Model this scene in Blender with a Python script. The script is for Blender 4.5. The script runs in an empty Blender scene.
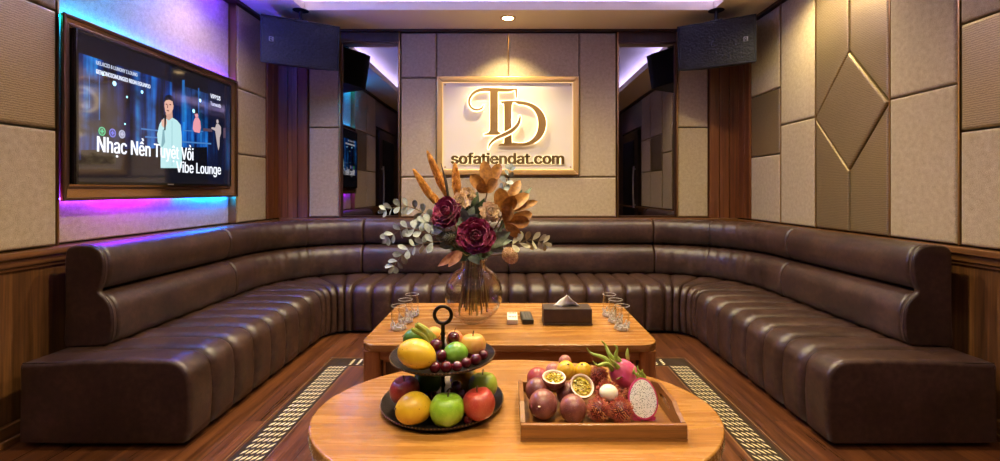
import bpy, bmesh, math, random
from mathutils import Vector, Matrix, Euler, Quaternion
R = random.Random(11)
PI = math.pi
scene = bpy.context.scene
COL = scene.collection

# ------------------------------------------------------------------ materials
def lin(c):
    if isinstance(c, str):
        c = c.lstrip('#'); c = [int(c[i:i+2], 16)/255 for i in (0, 2, 4)]
    return tuple((x/12.92 if x <= .04045 else ((x+.055)/1.055)**2.4) for x in c) + (1.,)

class NT:
    def __init__(s, name):
        s.m = bpy.data.materials.new(name); s.m.use_nodes = True
        s.t = s.m.node_tree; s.t.nodes.clear()
        s.out = s.n('ShaderNodeOutputMaterial'); s.b = s.n('ShaderNodeBsdfPrincipled')
        s.l(s.b.outputs[0], s.out.inputs[0])
    def n(s, ty, **k):
        x = s.t.nodes.new(ty)
        for a, v in k.items(): setattr(x, a, v)
        return x
    def l(s, a, b): s.t.links.new(a, b)
    def set(s, **k):
        for a, v in k.items(): s.b.inputs[a.replace('_', ' ')].default_value = v
    def coord(s, scale=(1, 1, 1), rot=(0, 0, 0)):
        tc = s.n('ShaderNodeTexCoord'); mp = s.n('ShaderNodeMapping')
        mp.inputs['Scale'].default_value = scale; mp.inputs['Rotation'].default_value = rot
        s.l(tc.outputs['Object'], mp.inputs[0]); return mp.outputs[0]
    def noise(s, vec, scale, detail=3, rough=.5, dist=0):
        x = s.n('ShaderNodeTexNoise'); x.inputs['Scale'].default_value = scale
        x.inputs['Detail'].default_value = detail; x.inputs['Roughness'].default_value = rough
        x.inputs['Distortion'].default_value = dist
        s.l(vec, x.inputs['Vector']); return x.outputs['Fac']
    def voro(s, vec, scale, feature='F1', out='Distance'):
        x = s.n('ShaderNodeTexVoronoi'); x.feature = feature; x.inputs['Scale'].default_value = scale
        s.l(vec, x.inputs['Vector']); return x.outputs[out]
    def ramp(s, fac, stops, interp='LINEAR'):
        x = s.n('ShaderNodeValToRGB'); cr = x.color_ramp; cr.interpolation = interp
        while len(cr.elements) < len(stops): cr.elements.new(.5)
        for e, (p, c) in zip(cr.elements, stops):
            e.position = p; e.color = lin(c) if not isinstance(c, (int, float)) else (c, c, c, 1)
        s.l(fac, x.inputs[0]); return x.outputs[0]
    def math(s, op, a, b=None, c=None):
        x = s.n('ShaderNodeMath', operation=op)
        for i, v in enumerate((a, b, c)):
            if v is None: continue
            if isinstance(v, (int, float)): x.inputs[i].default_value = v
            else: s.l(v, x.inputs[i])
        return x.outputs[0]
    def mix(s, fac, a, b, blend='MIX'):
        x = s.n('ShaderNodeMix', data_type='RGBA', blend_type=blend)
        for i, v in ((0, fac), (6, a), (7, b)):
            if isinstance(v, (int, float)): x.inputs[i].default_value = v
            elif isinstance(v, (str, tuple)): x.inputs[i].default_value = lin(v)
            else: s.l(v, x.inputs[i])
        return x.outputs[2]
    def bump(s, h, strength=.3, dist=.002):
        x = s.n('ShaderNodeBump'); x.inputs['Strength'].default_value = strength
        x.inputs['Distance'].default_value = dist
        s.l(h, x.inputs['Height']); s.l(x.outputs[0], s.b.inputs['Normal'])
    def color(s, c): s.l(c, s.b.inputs['Base Color'])
    def rough(s, c): s.l(c, s.b.inputs['Roughness'])

def plain(name, c, rough=.5, metal=0, spec=.5, bump=None, var=None, coat=0, sss=0):
    t = NT(name); t.set(Base_Color=lin(c), Roughness=rough, Metallic=metal, Specular_IOR_Level=spec, Coat_Weight=coat)
    if sss:
        t.set(Subsurface_Weight=sss, Subsurface_Scale=.01); t.b.inputs['Subsurface Radius'].default_value = (1, .6, .4)
    v = None
    if bump or var: v = t.coord()
    if var:
        c2, sc = var; t.color(t.mix(t.ramp(t.noise(v, sc, 4), [(.35, 0.), (.65, 1.)]), c, c2))
    if bump:
        sc, st, d = bump; t.bump(t.noise(v, sc, 3), st, d)
    return t.m

def emis(name, c, strength, base='#000000', rough=.5, spec=.5):
    t = NT(name); t.set(Base_Color=lin(base), Roughness=rough, Emission_Color=lin(c), Emission_Strength=strength, Specular_IOR_Level=spec)
    return t.m

def wood(name, stops, axis='z', along=1.2, across=22, rough=.35, coat=0, planks=None, fig=.5, seed=0, bump=.1):
    t = NT(name); t.set(Coat_Weight=coat, Coat_Roughness=.15)
    sc = {'x': (along, across, across), 'y': (across, along, across), 'z': (across, across, along)}[axis]
    tc = t.n('ShaderNodeTexCoord'); mp = t.n('ShaderNodeMapping'); mp.inputs['Scale'].default_value = sc
    vec = tc.outputs['Object']
    brick = None
    if planks:
        w, ln = planks
        mb = t.n('ShaderNodeMapping'); mb.inputs['Rotation'].default_value = (0, 0, PI/2)
        t.l(vec, mb.inputs[0])
        brick = t.n('ShaderNodeTexBrick'); brick.offset = .37
        for k, v in (('Scale', 1), ('Mortar Size', .0022), ('Mortar Smooth', .2), ('Brick Width', ln), ('Row Height', w), ('Bias', 0)):
            brick.inputs[k].default_value = v
        brick.inputs['Color1'].default_value = (0, 0, 0, 1); brick.inputs['Color2'].default_value = (1, 1, 1, 1)
        brick.inputs['Mortar'].default_value = (.5, .5, .5, 1)
        t.l(mb.outputs[0], brick.inputs['Vector'])
        off = t.n('ShaderNodeVectorMath', operation='MULTIPLY_ADD')
        t.l(brick.outputs['Color'], off.inputs[0]); off.inputs[1].default_value = (3, 7, 5); t.l(vec, off.inputs[2])
        vec = off.outputs[0]
    mp.inputs['Location'].default_value = (seed, seed*1.7, seed*.3)
    t.l(vec, mp.inputs[0]); v = mp.outputs[0]
    n1 = t.noise(v, 1.0, 5, .6, .6); n2 = t.noise(v, 4.5, 3, .6, .2)
    f = t.math('MULTIPLY_ADD', n2, .35, t.math('MULTIPLY', n1, .65))
    c = t.ramp(f, stops)
    if planks:
        c = t.mix(t.math('MULTIPLY', brick.outputs['Color'], .45), c, stops[0][1])
        c = t.mix(brick.outputs['Fac'], c, '#1c0c05')
    t.color(c)
    t.rough(t.math('MULTIPLY_ADD', f, .2, rough-.1))
    if bump: t.bump(f, bump, .001)
    return t.m

M = {}
M['floor'] = wood('dark_walnut_floor', [(.3, '#2a170c'), (.48, '#573019'), (.62, '#784726'), (.75, '#95633c')], 'y', 1.0, 26, .30, .15, (.125, 1.6))
M['wainscot'] = wood('wainscot_walnut', [(.3, '#2a170a'), (.5, '#56361a'), (.68, '#7a5128')], 'z', .8, 24, .36, .15)
M['rail'] = wood('rail_walnut', [(.3, '#33200f'), (.5, '#654020'), (.7, '#84592e')], 'y', .8, 30, .34, .2)
M['railx'] = wood('rail_walnut_cross', [(.3, '#33200f'), (.5, '#654020'), (.7, '#84592e')], 'x', .8, 30, .34, .2)
M['column'] = wood('column_rosewood', [(.3, '#371c0d'), (.5, '#633619'), (.7, '#7f4d26')], 'z', .6, 26, .38, .1)
M['table'] = wood('table_teak', [(.25, '#6b451f'), (.45, '#96642d'), (.6, '#aa7737'), (.8, '#bd8d49')], 'x', 1.6, 26, .27, .25, seed=3)
M['tablev'] = wood('table_teak_upright', [(.25, '#6b3d1b'), (.45, '#935826'), (.6, '#a66930'), (.8, '#b87e41')], 'z', 1.6, 30, .34, .15, seed=5)
M['drum'] = wood('table_drum_wood', [(.25, '#6b3d1b'), (.5, '#935826'), (.8, '#a66930')], 'x', 1.6, 30, .34, .15, seed=8)
M['tray'] = wood('tray_mahogany', [(.25, '#512f12'), (.5, '#7f5021'), (.75, '#9e6a31')], 'x', 2.5, 60, .33, .2, seed=2)
M['trayy'] = wood('tray_mahogany_side', [(.25, '#512f12'), (.5, '#7f5021'), (.75, '#9e6a31')], 'y', 2.5, 60, .33, .2, seed=4)
M['rearwood'] = wood('rear_dark_wood', [(.3, '#1d0f08'), (.5, '#3a2011'), (.7, '#4a2a17')], 'z', .8, 20, .4)

def fabric():
    t = NT('beige_woven_fabric'); t.set(Roughness=.9, Specular_IOR_Level=.2, Sheen_Weight=.15)
    v = t.coord(); n = t.noise(v, 260, 2, .7); big = t.noise(v, 40, 3)
    f = t.math('MULTIPLY_ADD', big, .3, t.math('MULTIPLY', n, .7))
    t.color(t.ramp(f, [(.32, '#837357'), (.5, '#a49275'), (.68, '#bba98a')])); t.bump(n, .5, .003)
    return t.m
M['fabric'] = fabric()
def shimmer():
    t = NT('bronze_woven_vinyl'); t.set(Metallic=.7, Specular_IOR_Level=.5)
    v = t.coord(); n = t.noise(v, 300, 2, .6)
    w = t.n('ShaderNodeTexWave', wave_type='BANDS', bands_direction='Z'); w.inputs['Scale'].default_value = 30
    w.inputs['Distortion'].default_value = 3.5; w.inputs['Detail'].default_value = 2; w.inputs['Detail Scale'].default_value = 2.5
    t.l(v, w.inputs['Vector'])
    f = t.math('MULTIPLY_ADD', w.outputs['Fac'], .22, t.math('MULTIPLY', n, .78))
    t.color(t.ramp(f, [(.3, '#78674c'), (.5, '#9a865f'), (.7, '#b59f76')]))
    t.rough(t.math('MULTIPLY_ADD', f, .2, .27)); t.bump(f, .3, .002)
    return t.m
M['shimmer'] = shimmer()
def leather():
    t = NT('brown_leather'); t.set(Specular_IOR_Level=.5, Coat_Weight=.06, Coat_Roughness=.25)
    v = t.coord(); big = t.noise(v, 5, 5, .6); mid = t.noise(v, 40, 3); cells = t.voro(v, 330)
    t.color(t.ramp(t.math('MULTIPLY_ADD', mid, .35, t.math('MULTIPLY', big, .65)), [(.32, '#241612'), (.5, '#36231c'), (.68, '#4a332a')]))
    t.rough(t.math('MULTIPLY_ADD', mid, .16, .30))
    t.bump(t.math('ADD', t.math('MULTIPLY', cells, .6), t.math('MULTIPLY', t.noise(v, 14, 3), 1.5)), .22, .003)
    return t.m
M['leather'] = leather()
M['leather_pipe'] = plain('leather_piping', '#2e1c17', .45)
M['black'] = plain('matte_black', '#0b0a0a', .6)
M['wall'] = plain('bronze_wall_paint', '#4a3626', .5, .2)
M['ceil'] = plain('ceiling_paint', '#eddfc2', .8, bump=(60, .05, .002))
M['ceilup'] = plain('tray_ceiling_paint', '#e6e2e6', .85)
M['gold'] = plain('brushed_gold', '#d2a96a', .32, .6, bump=(90, .06, .001))
M['goldtrim'] = plain('brass_trim', '#a98352', .3, 1)
M['letter'] = plain('gold_letter_face', '#b08a50', .3, .75)
M['signtext'] = plain('dark_gold_lettering', '#6f5530', .35, .6)
M['acrylic'] = plain('ivory_acrylic', '#d8ccbe', .12, 0, .5, coat=.3)
M['bronze'] = plain('bronze_mirror', '#b08a62', .12, .85)
M['bronzeedge'] = plain('bronze_frame_edge', '#5d4334', .3, .7)
M['mirror'] = plain('grey_tinted_mirror', '#8d8886', .015, 1)
M['tvblack'] = plain('tv_bezel_black', '#060606', .22, 0, .5, coat=.3)
M['spk'] = plain('speaker_cabinet_black', '#14161c', .55, bump=(300, .3, .001))
def grille():
    t = NT('perforated_speaker_grille'); t.set(Roughness=.6)
    v = t.coord((1, 1, 1)); d = t.voro(v, 60)
    t.color(t.ramp(d, [(.22, '#000000'), (.5, '#14151b')])); t.bump(d, .8, .004)
    return t.m
M['grille'] = grille()
M['silver'] = plain('silver_badge', '#c9c9cc', .3, .8)
M['rim_highlight'] = plain('bronze_rim_highlight', '#8a735c', .3, .85)  # lighter bronze puts the highlight along the plate rims into the colour
M['darkmetal'] = plain('dark_bronze_metal', '#30261f', .34, .8, bump=(120, .4, .002))
def glass(name, c, rough=0., ior=1.45):
    t = NT(name); t.set(Base_Color=lin(c), Roughness=rough, IOR=ior, Transmission_Weight=1.); return t.m
def thinglass(name, tint, f=1.0):
    t = NT(name); tr = t.n('ShaderNodeBsdfTransparent'); tr.inputs[0].default_value = lin(tint)
    gl = t.n('ShaderNodeBsdfGlossy'); gl.inputs['Roughness'].default_value = .02
    lw = t.n('ShaderNodeFresnel'); ge = t.n('ShaderNodeNewGeometry')
    t.l(t.math('MULTIPLY_ADD', ge.outputs['Backfacing'], 1/1.45-1.45, 1.45), lw.inputs[0]); mx = t.n('ShaderNodeMixShader')
    t.l(t.math('MULTIPLY', lw.outputs[0], f), mx.inputs[0]); t.l(tr.outputs[0], mx.inputs[1]); t.l(gl.outputs[0], mx.inputs[2]); t.l(mx.outputs[0], t.out.inputs[0])
    return t.m
M['thin'] = thinglass('thin_clear_glass', '#fdfdfd', 1.1)
_t = NT('cut_glass_sparkle'); _t.set(Base_Color=lin('#f6f4f6'), Roughness=.08, Transmission_Weight=.55, IOR=1.5, Specular_IOR_Level=.9); M['cut'] = _t.m  # whitish body colour paints the sparkle of the tumblers
M['vase'] = thinglass('thin_amber_glass', '#faf4e6', 1.5)
M['glass'] = glass('clear_glass', '#ffffff', 0., 1.42)
M['doorglass'] = plain('dark_door_glass', '#0c0d10', .05, 0, .6)
M['white'] = plain('white_plastic', '#e8e2da', .4)
M['dgrey'] = plain('dark_plastic', '#1c1a19', .4)
M['btn'] = plain('grey_buttons', '#6d6660', .5)
M['btnd'] = plain('printed_dark_marks', '#4a4440', .5)
M['tissue'] = plain('white_tissue', '#f1eef0', .9, bump=(40, .1, .002))
M['tissuebox'] = plain('dark_brown_leatherette', '#2f201a', .45, bump=(300, .3, .001), var=('#3b2a22', 30))

# ------------------------------------------------------------------ mesh helpers
class MB:
    """collects vertices and faces of ONE mesh object"""
    def __init__(s): s.v = []; s.f = []; s.mi = []
    def add(s, vs, fs, mi=0):
        b = len(s.v); s.v += [tuple(x) for x in vs]; s.f += [tuple(i+b for i in f) for f in fs]; s.mi += [mi]*len(fs)
    def xf(s, mat, start=0):
        for i in range(start, len(s.v)): s.v[i] = tuple(mat @ Vector(s.v[i]))
    def box(s, x0, x1, y0, y1, z0, z1, bevel=0, seg=2, mi=0):
        x0, x1 = min(x0, x1), max(x0, x1); y0, y1 = min(y0, y1), max(y0, y1)
        vs = [(x, y, z) for x in (x0, x1) for y in (y0, y1) for z in (z0, z1)]
        fs = [(0, 1, 3, 2), (4, 6, 7, 5), (0, 4, 5, 1), (2, 3, 7, 6), (0, 2, 6, 4), (1, 5, 7, 3)]
        if bevel: s.bev(vs, fs, bevel, seg, mi)
        else: s.add(vs, fs, mi)
    def bev(s, vs, fs, bevel, seg=2, mi=0):
        bm = bmesh.new(); V = [bm.verts.new(v) for v in vs]
        for f in fs: bm.faces.new([V[i] for i in f])
        bmesh.ops.recalc_face_normals(bm, faces=bm.faces[:])
        bmesh.ops.bevel(bm, geom=bm.edges[:], offset=bevel, segments=seg, profile=.5, affect='EDGES', clamp_overlap=True)
        bm.verts.index_update()
        s.add([v.co[:] for v in bm.verts], [[v.index for v in f.verts] for f in bm.faces], mi); bm.free()
    def prism(s, poly, z0, z1, bevel=0, seg=2, mat=None, mi=0):
        """poly in XY extruded along Z; mat maps to place"""
        n = len(poly); vs = [(x, y, z0) for x, y in poly] + [(x, y, z1) for x, y in poly]
        fs = [tuple(range(n))[::-1], tuple(range(n, 2*n))] + [(i, (i+1) % n, n+(i+1) % n, n+i) for i in range(n)]
        st = len(s.v)
        if bevel:
            bm = bmesh.new(); V = [bm.verts.new(v) for v in vs]; F = [bm.faces.new([V[i] for i in f]) for f in fs]
            bmesh.ops.recalc_face_normals(bm, faces=bm.faces[:])
            ed = [e for e in bm.edges if abs(e.verts[0].co.z-e.verts[1].co.z) < 1e-6]
            bmesh.ops.bevel(bm, geom=ed, offset=bevel, segments=seg, profile=.5, affect='EDGES', clamp_overlap=True)
            bm.verts.index_update()
            s.add([v.co[:] for v in bm.verts], [[v.index for v in f.verts] for f in bm.faces], mi); bm.free()
        else: s.add(vs, fs, mi)
        if mat is not None: s.xf(mat, st)
    def lathe(s, prof, n=32, c=(0, 0, 0), mi=0, fn=None, cap=True):
        vs = []; fs = []; k = len(prof)
        for i in range(n):
            a = 2*PI*i/n
            for r, z in prof:
                p = Vector((r*math.cos(a), r*math.sin(a), z))
                if fn: p = fn(p, a)
                vs.append((p.x+c[0], p.y+c[1], p.z+c[2]))
        for i in range(n):
            j = (i+1) % n
            for q in range(k-1):
                fs.append((i*k+q, j*k+q, j*k+q+1, i*k+q+1))
        if cap and prof[0][0] > 1e-5: fs.append(tuple(i*k for i in range(n))[::-1])
        if cap and prof[-1][0] > 1e-5: fs.append(tuple(i*k+k-1 for i in range(n)))
        s.add(vs, fs, mi)
    def tube(s, pts, rad, n=8, mi=0, closed=False):
        pts = [Vector(p) for p in pts]; m = len(pts)
        if isinstance(rad, (int, float)): rad = [rad]*m
        vs = []; fs = []; ref = None
        for i, p in enumerate(pts):
            if closed: t = pts[(i+1) % m]-pts[i-1]
            else: t = pts[min(i+1, m-1)]-pts[max(i-1, 0)]
            t = t.normalized()
            if ref is None:
                ref = Vector((0, 0, 1)) if abs(t.z) < .9 else Vector((1, 0, 0))
            a = (ref - t*ref.dot(t)).normalized(); b = t.cross(a); ref = a
            for k in range(n):
                th = 2*PI*k/n; vs.append(p + (a*math.cos(th)+b*math.sin(th))*rad[i])
        for i in range(m if closed else m-1):
            j = (i+1) % m
            for k in range(n):
                l = (k+1) % n; fs.append((i*n+k, i*n+l, j*n+l, j*n+k))
        if not closed: fs += [tuple(range(n))[::-1], tuple(range((m-1)*n, m*n))]
        s.add(vs, fs, mi)
    def ball(s, c, r, nu=20, nv=12, rot=None, fn=None, mi=0):
        if isinstance(r, (int, float)): r = (r, r, r)
        c = Vector(c); vs = []; fs = []
        def P(u, v):
            d = Vector((math.sin(v)*math.cos(u), math.sin(v)*math.sin(u), math.cos(v)))
            k = fn(d) if fn else 1
            p = Vector((d.x*r[0]*k, d.y*r[1]*k, d.z*r[2]*k))
            if rot: p = rot @ p
            return c+p
        vs.append(P(0, 0))
        for j in range(1, nv):
            for i in range(nu): vs.append(P(2*PI*i/nu, PI*j/nv))
        vs.append(P(0, PI)); e = len(vs)-1
        for i in range(nu):
            k = (i+1) % nu
            fs.append((0, 1+i, 1+k)); fs.append((e, 1+(nv-2)*nu+k, 1+(nv-2)*nu+i))
            for j in range(nv-2): fs.append((1+j*nu+i, 1+(j+1)*nu+i, 1+(j+1)*nu+k, 1+j*nu+k))
        s.add(vs, fs, mi)
    def leaf(s, base, d, nrm, L, W, fold=.25, curl=.2, n=7, m=4, shape=.8, ruff=0, mi=0, tip=.0):
        """thin curved leaf or petal: from base along d, facing nrm"""
        base = Vector(base); d = Vector(d).normalized(); nrm = Vector(nrm)
        nrm = (nrm - d*nrm.dot(d)); nrm = nrm.normalized() if nrm.length > 1e-5 else d.orthogonal().normalized()
        sd = d.cross(nrm); vs = []; fs = []
        for i in range(n+1):
            t = i/n; w = W*.5*max(.04, math.sin(PI*min(1, t**shape))**.8 if not tip else (math.sin(PI*.5*min(1, t/tip)) if t < tip else math.sqrt(max(.0, 1-((t-tip)/(1-tip))**2))))
            ang = curl*t
            for k in range(m+1):
                q = 2*k/m-1; up = fold*w*abs(q)**1.5 + ruff*math.sin(t*9+q*7+base.x*300)*W*t
                vs.append(base + d*(L*t*math.cos(ang*.7)) - nrm*(L*t*math.sin(ang)) + sd*(w*q) + nrm*up)
        for i in range(n):
            for k in range(m): fs.append((i*(m+1)+k, i*(m+1)+k+1, (i+1)*(m+1)+k+1, (i+1)*(m+1)+k))
        s.add(vs, fs, mi)
    def mesh(s, name, mats, smooth=True, angle=40):
        me = bpy.data.meshes.new(name); me.from_pydata(s.v, [], s.f); me.update()
        for m in (mats if isinstance(mats, (list, tuple)) else [mats]): me.materials.append(m)
        if any(s.mi): me.polygons.foreach_set('material_index', s.mi)
        bm = bmesh.new(); bm.from_mesh(me); bmesh.ops.recalc_face_normals(bm, faces=bm.faces[:])
        if smooth:
            ca = math.radians(angle)
            for f in bm.faces: f.smooth = True
            for e in bm.edges:
                if len(e.link_faces) == 2 and e.calc_face_angle(0) > ca: e.smooth = False
        bm.to_mesh(me); bm.free(); return me

def link(name, data, parent=None, loc=None):
    o = bpy.data.objects.new(name, data); COL.objects.link(o)
    if parent is not None: o.parent = parent
    if loc is not None: o.location = loc
    return o
def obj(name, mb, mat, parent=None, loc=None, smooth=True, angle=40):
    o = link(name, mb.mesh(name, mat, smooth, angle), parent, loc)
    if smooth and len(mb.f) < 2500:
        w = o.modifiers.new('weighted_normals', 'WEIGHTED_NORMAL'); w.keep_sharp = True
    return o
def tag(o, label, cat, group=None, kind=None):
    o['label'] = label; o['category'] = cat
    if group: o['group'] = group
    if kind: o['kind'] = kind
    return o
def thing(name, label, cat, loc=(0, 0, 0), group=None, rz=0):
    o = link(name, None, None, loc); o.rotation_euler = (0, 0, rz); o.empty_display_size = .05
    return tag(o, label, cat, group)
def struct(o, label=None, cat=None):
    o['kind'] = 'structure'
    if label: o['label'] = label
    if cat: o['category'] = cat
    return o
def copy_thing(root, loc, label):
    r = root.copy(); COL.objects.link(r); r.location = loc; r['label'] = label
    for ch in list(root.children):
        c = ch.copy(); COL.objects.link(c); c.parent = r
        for g in list(ch.children):
            d = g.copy(); COL.objects.link(d); d.parent = c
    return r
def spline(pts, n=8, closed=False):
    """Catmull-Rom through 2D or 3D points"""
    P = [Vector(p if len(p) == 3 else (p[0], p[1], 0)) for p in pts]; out = []; m = len(P)
    for i in range(m if closed else m-1):
        a = P[i-1] if (closed or i > 0) else P[0]; b = P[i]; c = P[(i+1) % m]; d = P[(i+2) % m] if (closed or i+2 < m) else P[-1]
        for k in range(n):
            t = k/n; out.append(.5*((2*b)+(c-a)*t+(2*a-5*b+4*c-d)*t*t+(3*b-a-3*c+d)*t**3))
    if not closed: out.append(P[-1])
    return out
try:    # the sans-serif that ships inside Blender
    SANS = bpy.data.fonts.load(bpy.utils.system_resource('DATAFILES', path='fonts') + '/Inter.woff2')
except Exception:
    SANS = None
def text_shape(body, width=None, height=None, extrude=.002, offset=0., size=1., space=1.):
    """returns MB of the lettering in the XY plane, lower left at the origin"""
    c = bpy.data.curves.new('lettering', 'FONT'); c.body = body; c.size = size; c.offset = offset; c.space_character = space; c.resolution_u = 4
    if SANS: c.font = SANS
    return curve_mb(c, width, height, extrude)
def curve_mb(c, width=None, height=None, extrude=.002):
    o = bpy.data.objects.new('lettering', c); COL.objects.link(o)
    bpy.context.view_layer.update()
    dg = bpy.context.evaluated_depsgraph_get(); me = o.evaluated_get(dg).to_mesh()
    mb = MB(); flat = [v.co.copy() for v in me.vertices]; faces = [tuple(p.vertices) for p in me.polygons]
    if width or height:
        x0 = min(v.x for v in flat); x1 = max(v.x for v in flat); y0 = 0.; y1 = max(v.y for v in flat)
        sx = width/(x1-x0) if width else None; sy = height/(y1-y0) if height else sx
        if sx is None: sx = sy
        for v in flat: v.x = (v.x-x0)*sx; v.y = v.y*sy
    n = len(flat); vs = [(v.x, v.y, extrude) for v in flat]; fs = list(faces)
    if extrude:
        vs += [(v.x, v.y, 0) for v in flat]
        fs += [tuple(i+n for i in f)[::-1] for f in faces]
        cnt = {}
        for f in faces:
            for a, b in zip(f, f[1:]+f[:1]): cnt[(a, b)] = cnt.get((a, b), 0)+1
        for (a, b) in cnt:
            if (b, a) not in cnt: fs.append((a, b, b+n, a+n)[::-1])
    mb.add(vs, fs)
    o.evaluated_get(dg).to_mesh_clear(); bpy.data.objects.remove(o); bpy.data.curves.remove(c)
    return mb
def embolden(mb, dx, dz=.0003):
    """heavier lettering: the same outline laid down again a little to each side"""
    v, f = list(mb.v), list(mb.f)
    for k, sx in enumerate((-1, 1)): mb.add([(x+sx*dx, y, z-(k+1)*dz) for x, y, z in v], f)
    return mb
def poly_curve(polys, offset=0.):
    c = bpy.data.curves.new('outline', 'CURVE'); c.dimensions = '2D'; c.fill_mode = 'BOTH'; c.offset = offset
    for p in polys:
        sp = c.splines.new('POLY'); sp.points.add(len(p)-1); sp.use_cyclic_u = True
        for q, w in zip(sp.points, p): q.co = (w[0], w[1], 0, 1)
    return c
LEFTWALL = Matrix(((0, 0, 1, 0), (1, 0, 0, 0), (0, 1, 0, 0), (0, 0, 0, 1)))     # X->+y, Y->+z, out of the wall ->+x
BACKWALL = Matrix(((1, 0, 0, 0), (0, 0, -1, 0), (0, 1, 0, 0), (0, 0, 0, 1)))    # X->+x, Y->+z, out of the wall ->-y
def at(px, py, d):
    """point of the room seen along this direction at depth d (metres in front of the camera)"""
    return Vector(((px-508.5)/460*d, d, 1.1-(py-190)/460*d))
# ------------------------------------------------------------------ the room
XW, YB, YR, ZC, ZT = 2.15, 4.30, -2.2, 2.595, 2.80
m = MB(); m.box(-2.4, 2.4, YR-.1, 4.5, -.06, 0)
floor = struct(obj('floor', m, M['floor'], smooth=False))
def inlay_border():
    # U-shaped inlaid strip: dark ground, thin pale lines, rows of slanted cream dashes
    gr = MB(); ln = MB(); ds = MB(); zt = .0015
    gr.box(-1.14, -1.0, -2.0, 2.88, 0, zt); gr.box(1.0, 1.14, -2.0, 2.88, 0, zt); gr.box(-1.14, 1.14, 2.88, 3.0, 0, zt)
    for a in (1.155, .992):
        yy = 3.012 if a > 1.1 else 2.868
        for sg in (-1, 1): ln.box(sg*a-.0012, sg*a+.0012, -2.0, yy, 0, zt)
        ln.box(-a, a, yy-.0012, yy+.0012, 0, zt)
    for sg in (-1, 1):
        y = -1.98
        while y < 2.86:
            for k in range(5):
                x = sg*(1.018+k*.0225); q = .011; w = .0095; sl = .009
                ds.prism([(x-q+.001, y-w-sl), (x-q+.005, y+w-sl*.6-.002), (x+q-.001, y+w+sl), (x+q-.005, y-w+sl*.6+.002)] if sg < 0 else
                         [(x-q+.001, y+w-sl+.02), (x-q+.005, y-w-sl*.6+.022), (x+q-.001, y-w-sl), (x+q-.005, y+w-sl*.6-.002)][::-1], zt, zt+.0005)
            y += .046
    x = -1.0
    while x < 1.0:
        for k in range(4):
            y = 2.90+k*.024
            ds.prism([(x-.008, y-.009), (x+.006, y-.006), (x+.014, y+.009), (x, y+.006)], zt, zt+.0005)
        x += .046
    obj('inlay_strip', gr, plain('inlay_dark_wood', '#2d2013', .4), floor, smooth=False)
    obj('inlay_line', ln, plain('inlay_pale_line', '#8a6c4a', .45), floor, smooth=False)
    obj('inlay_dash', ds, plain('inlay_cream', '#e9dab0', .4), floor, smooth=False)
inlay_border()

def wall(name, *b):
    m = MB(); m.box(*b); return struct(obj(name, m, M['wall'], smooth=False))
XS = 2.24     # wall surface behind the padding
wl = wall('wall_left', -2.4, -XS, YR, 4.5, 0, ZT)
wr = wall('wall_right', XS, 2.4, YR, 4.5, 0, ZT)
wb = wall('wall_back', -2.4, 2.4, 4.345, 4.5, 0, ZT)
m = MB(); m.box(-2.4, 2.4, YR-.15, YR, 0, ZT); wrear = struct(obj('wall_rear', m, M['rearwood'], smooth=False))

# ceiling: soffit ring, tray above it, hidden LED cove
m = MB(); TX, TY0, TY1 = 1.70, -1.0, 3.82
m.box(-2.4, 2.4, TY1, 4.5, ZC, ZC+.075); m.box(-2.4, 2.4, YR, TY0, ZC, ZC+.075)
m.box(-2.4, -TX, TY0, TY1, ZC, ZC+.075); m.box(TX, 2.4, TY0, TY1, ZC, ZC+.075)
ceiling = struct(obj('ceiling', m, M['ceil'], smooth=False))
m = MB(); m.box(-2.4, 2.4, YR, 4.5, ZT, ZT+.08); obj('tray_ceiling', m, M['ceilup'], ceiling, smooth=False)
m = MB()
for p in ((-TX-.16, TX+.16, TY1+.14, TY1+.16), (-TX-.16, TX+.16, TY0-.16, TY0-.14), (-TX-.16, -TX-.14, TY0-.13, TY1+.13), (TX+.14, TX+.16, TY0-.13, TY1+.13)):
    m.box(*p, ZC+.076, ZC+.09)
obj('cove_led_strip', m, emis('cove_led', '#b6b0ff', 60), ceiling, smooth=False)
# thin shadow-gap moulding where soffit meets the walls
m = MB(); m.box(-2.2, 2.2, 4.27, 4.345, ZC-.02, ZC)
for sg in (-1, 1): m.box(sg*2.12, sg*XS, YR, 4.27, ZC-.02, ZC)
struct(obj('trim_cornice', m, M['rearwood'], smooth=False))

# wainscot, rails, baseboards
for sg, nm, w in ((-1, 'left', wl), (1, 'right', wr)):
    m = MB(); m.box(sg*2.165, sg*XS, 1.2, 4.34, .09, .77); obj('wainscot_panel', m, M['wainscot'], w, smooth=False)
    m = MB(); m.box(sg*2.12, sg*XS, YR, 4.34, .80, .83, .006); m.box(sg*2.14, sg*XS, YR, 4.34, .762, .80, .008)
    m.box(sg*2.152, sg*XS, YR, 4.34, .745, .765, .006)
    struct(obj('trim_rail_'+nm, m, M['rail']))
    m = MB(); m.box(sg*2.15, sg*XS, YR, 4.34, 0, .085, .006); m.box(sg*2.135, sg*XS, YR, 4.34, 0, .03, .006)
    struct(obj('baseboard_'+nm, m, M['rail']))
m = MB(); m.box(-2.16, 2.16, 4.285, 4.345, .09, .80); obj('wainscot_panel', m, M['wainscot'], wb, smooth=False)
m = MB(); m.box(-2.12, 2.12, 4.25, 4.345, .805, .84, .006); m.box(-2.12, 2.12, 4.275, 4.345, .77, .805, .006); struct(obj('trim_rail_back', m, M['railx']))
m = MB(); m.box(-2.13, 2.13, 4.28, 4.345, 0, .085, .006); struct(obj('baseboard_back', m, M['railx']))

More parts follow.
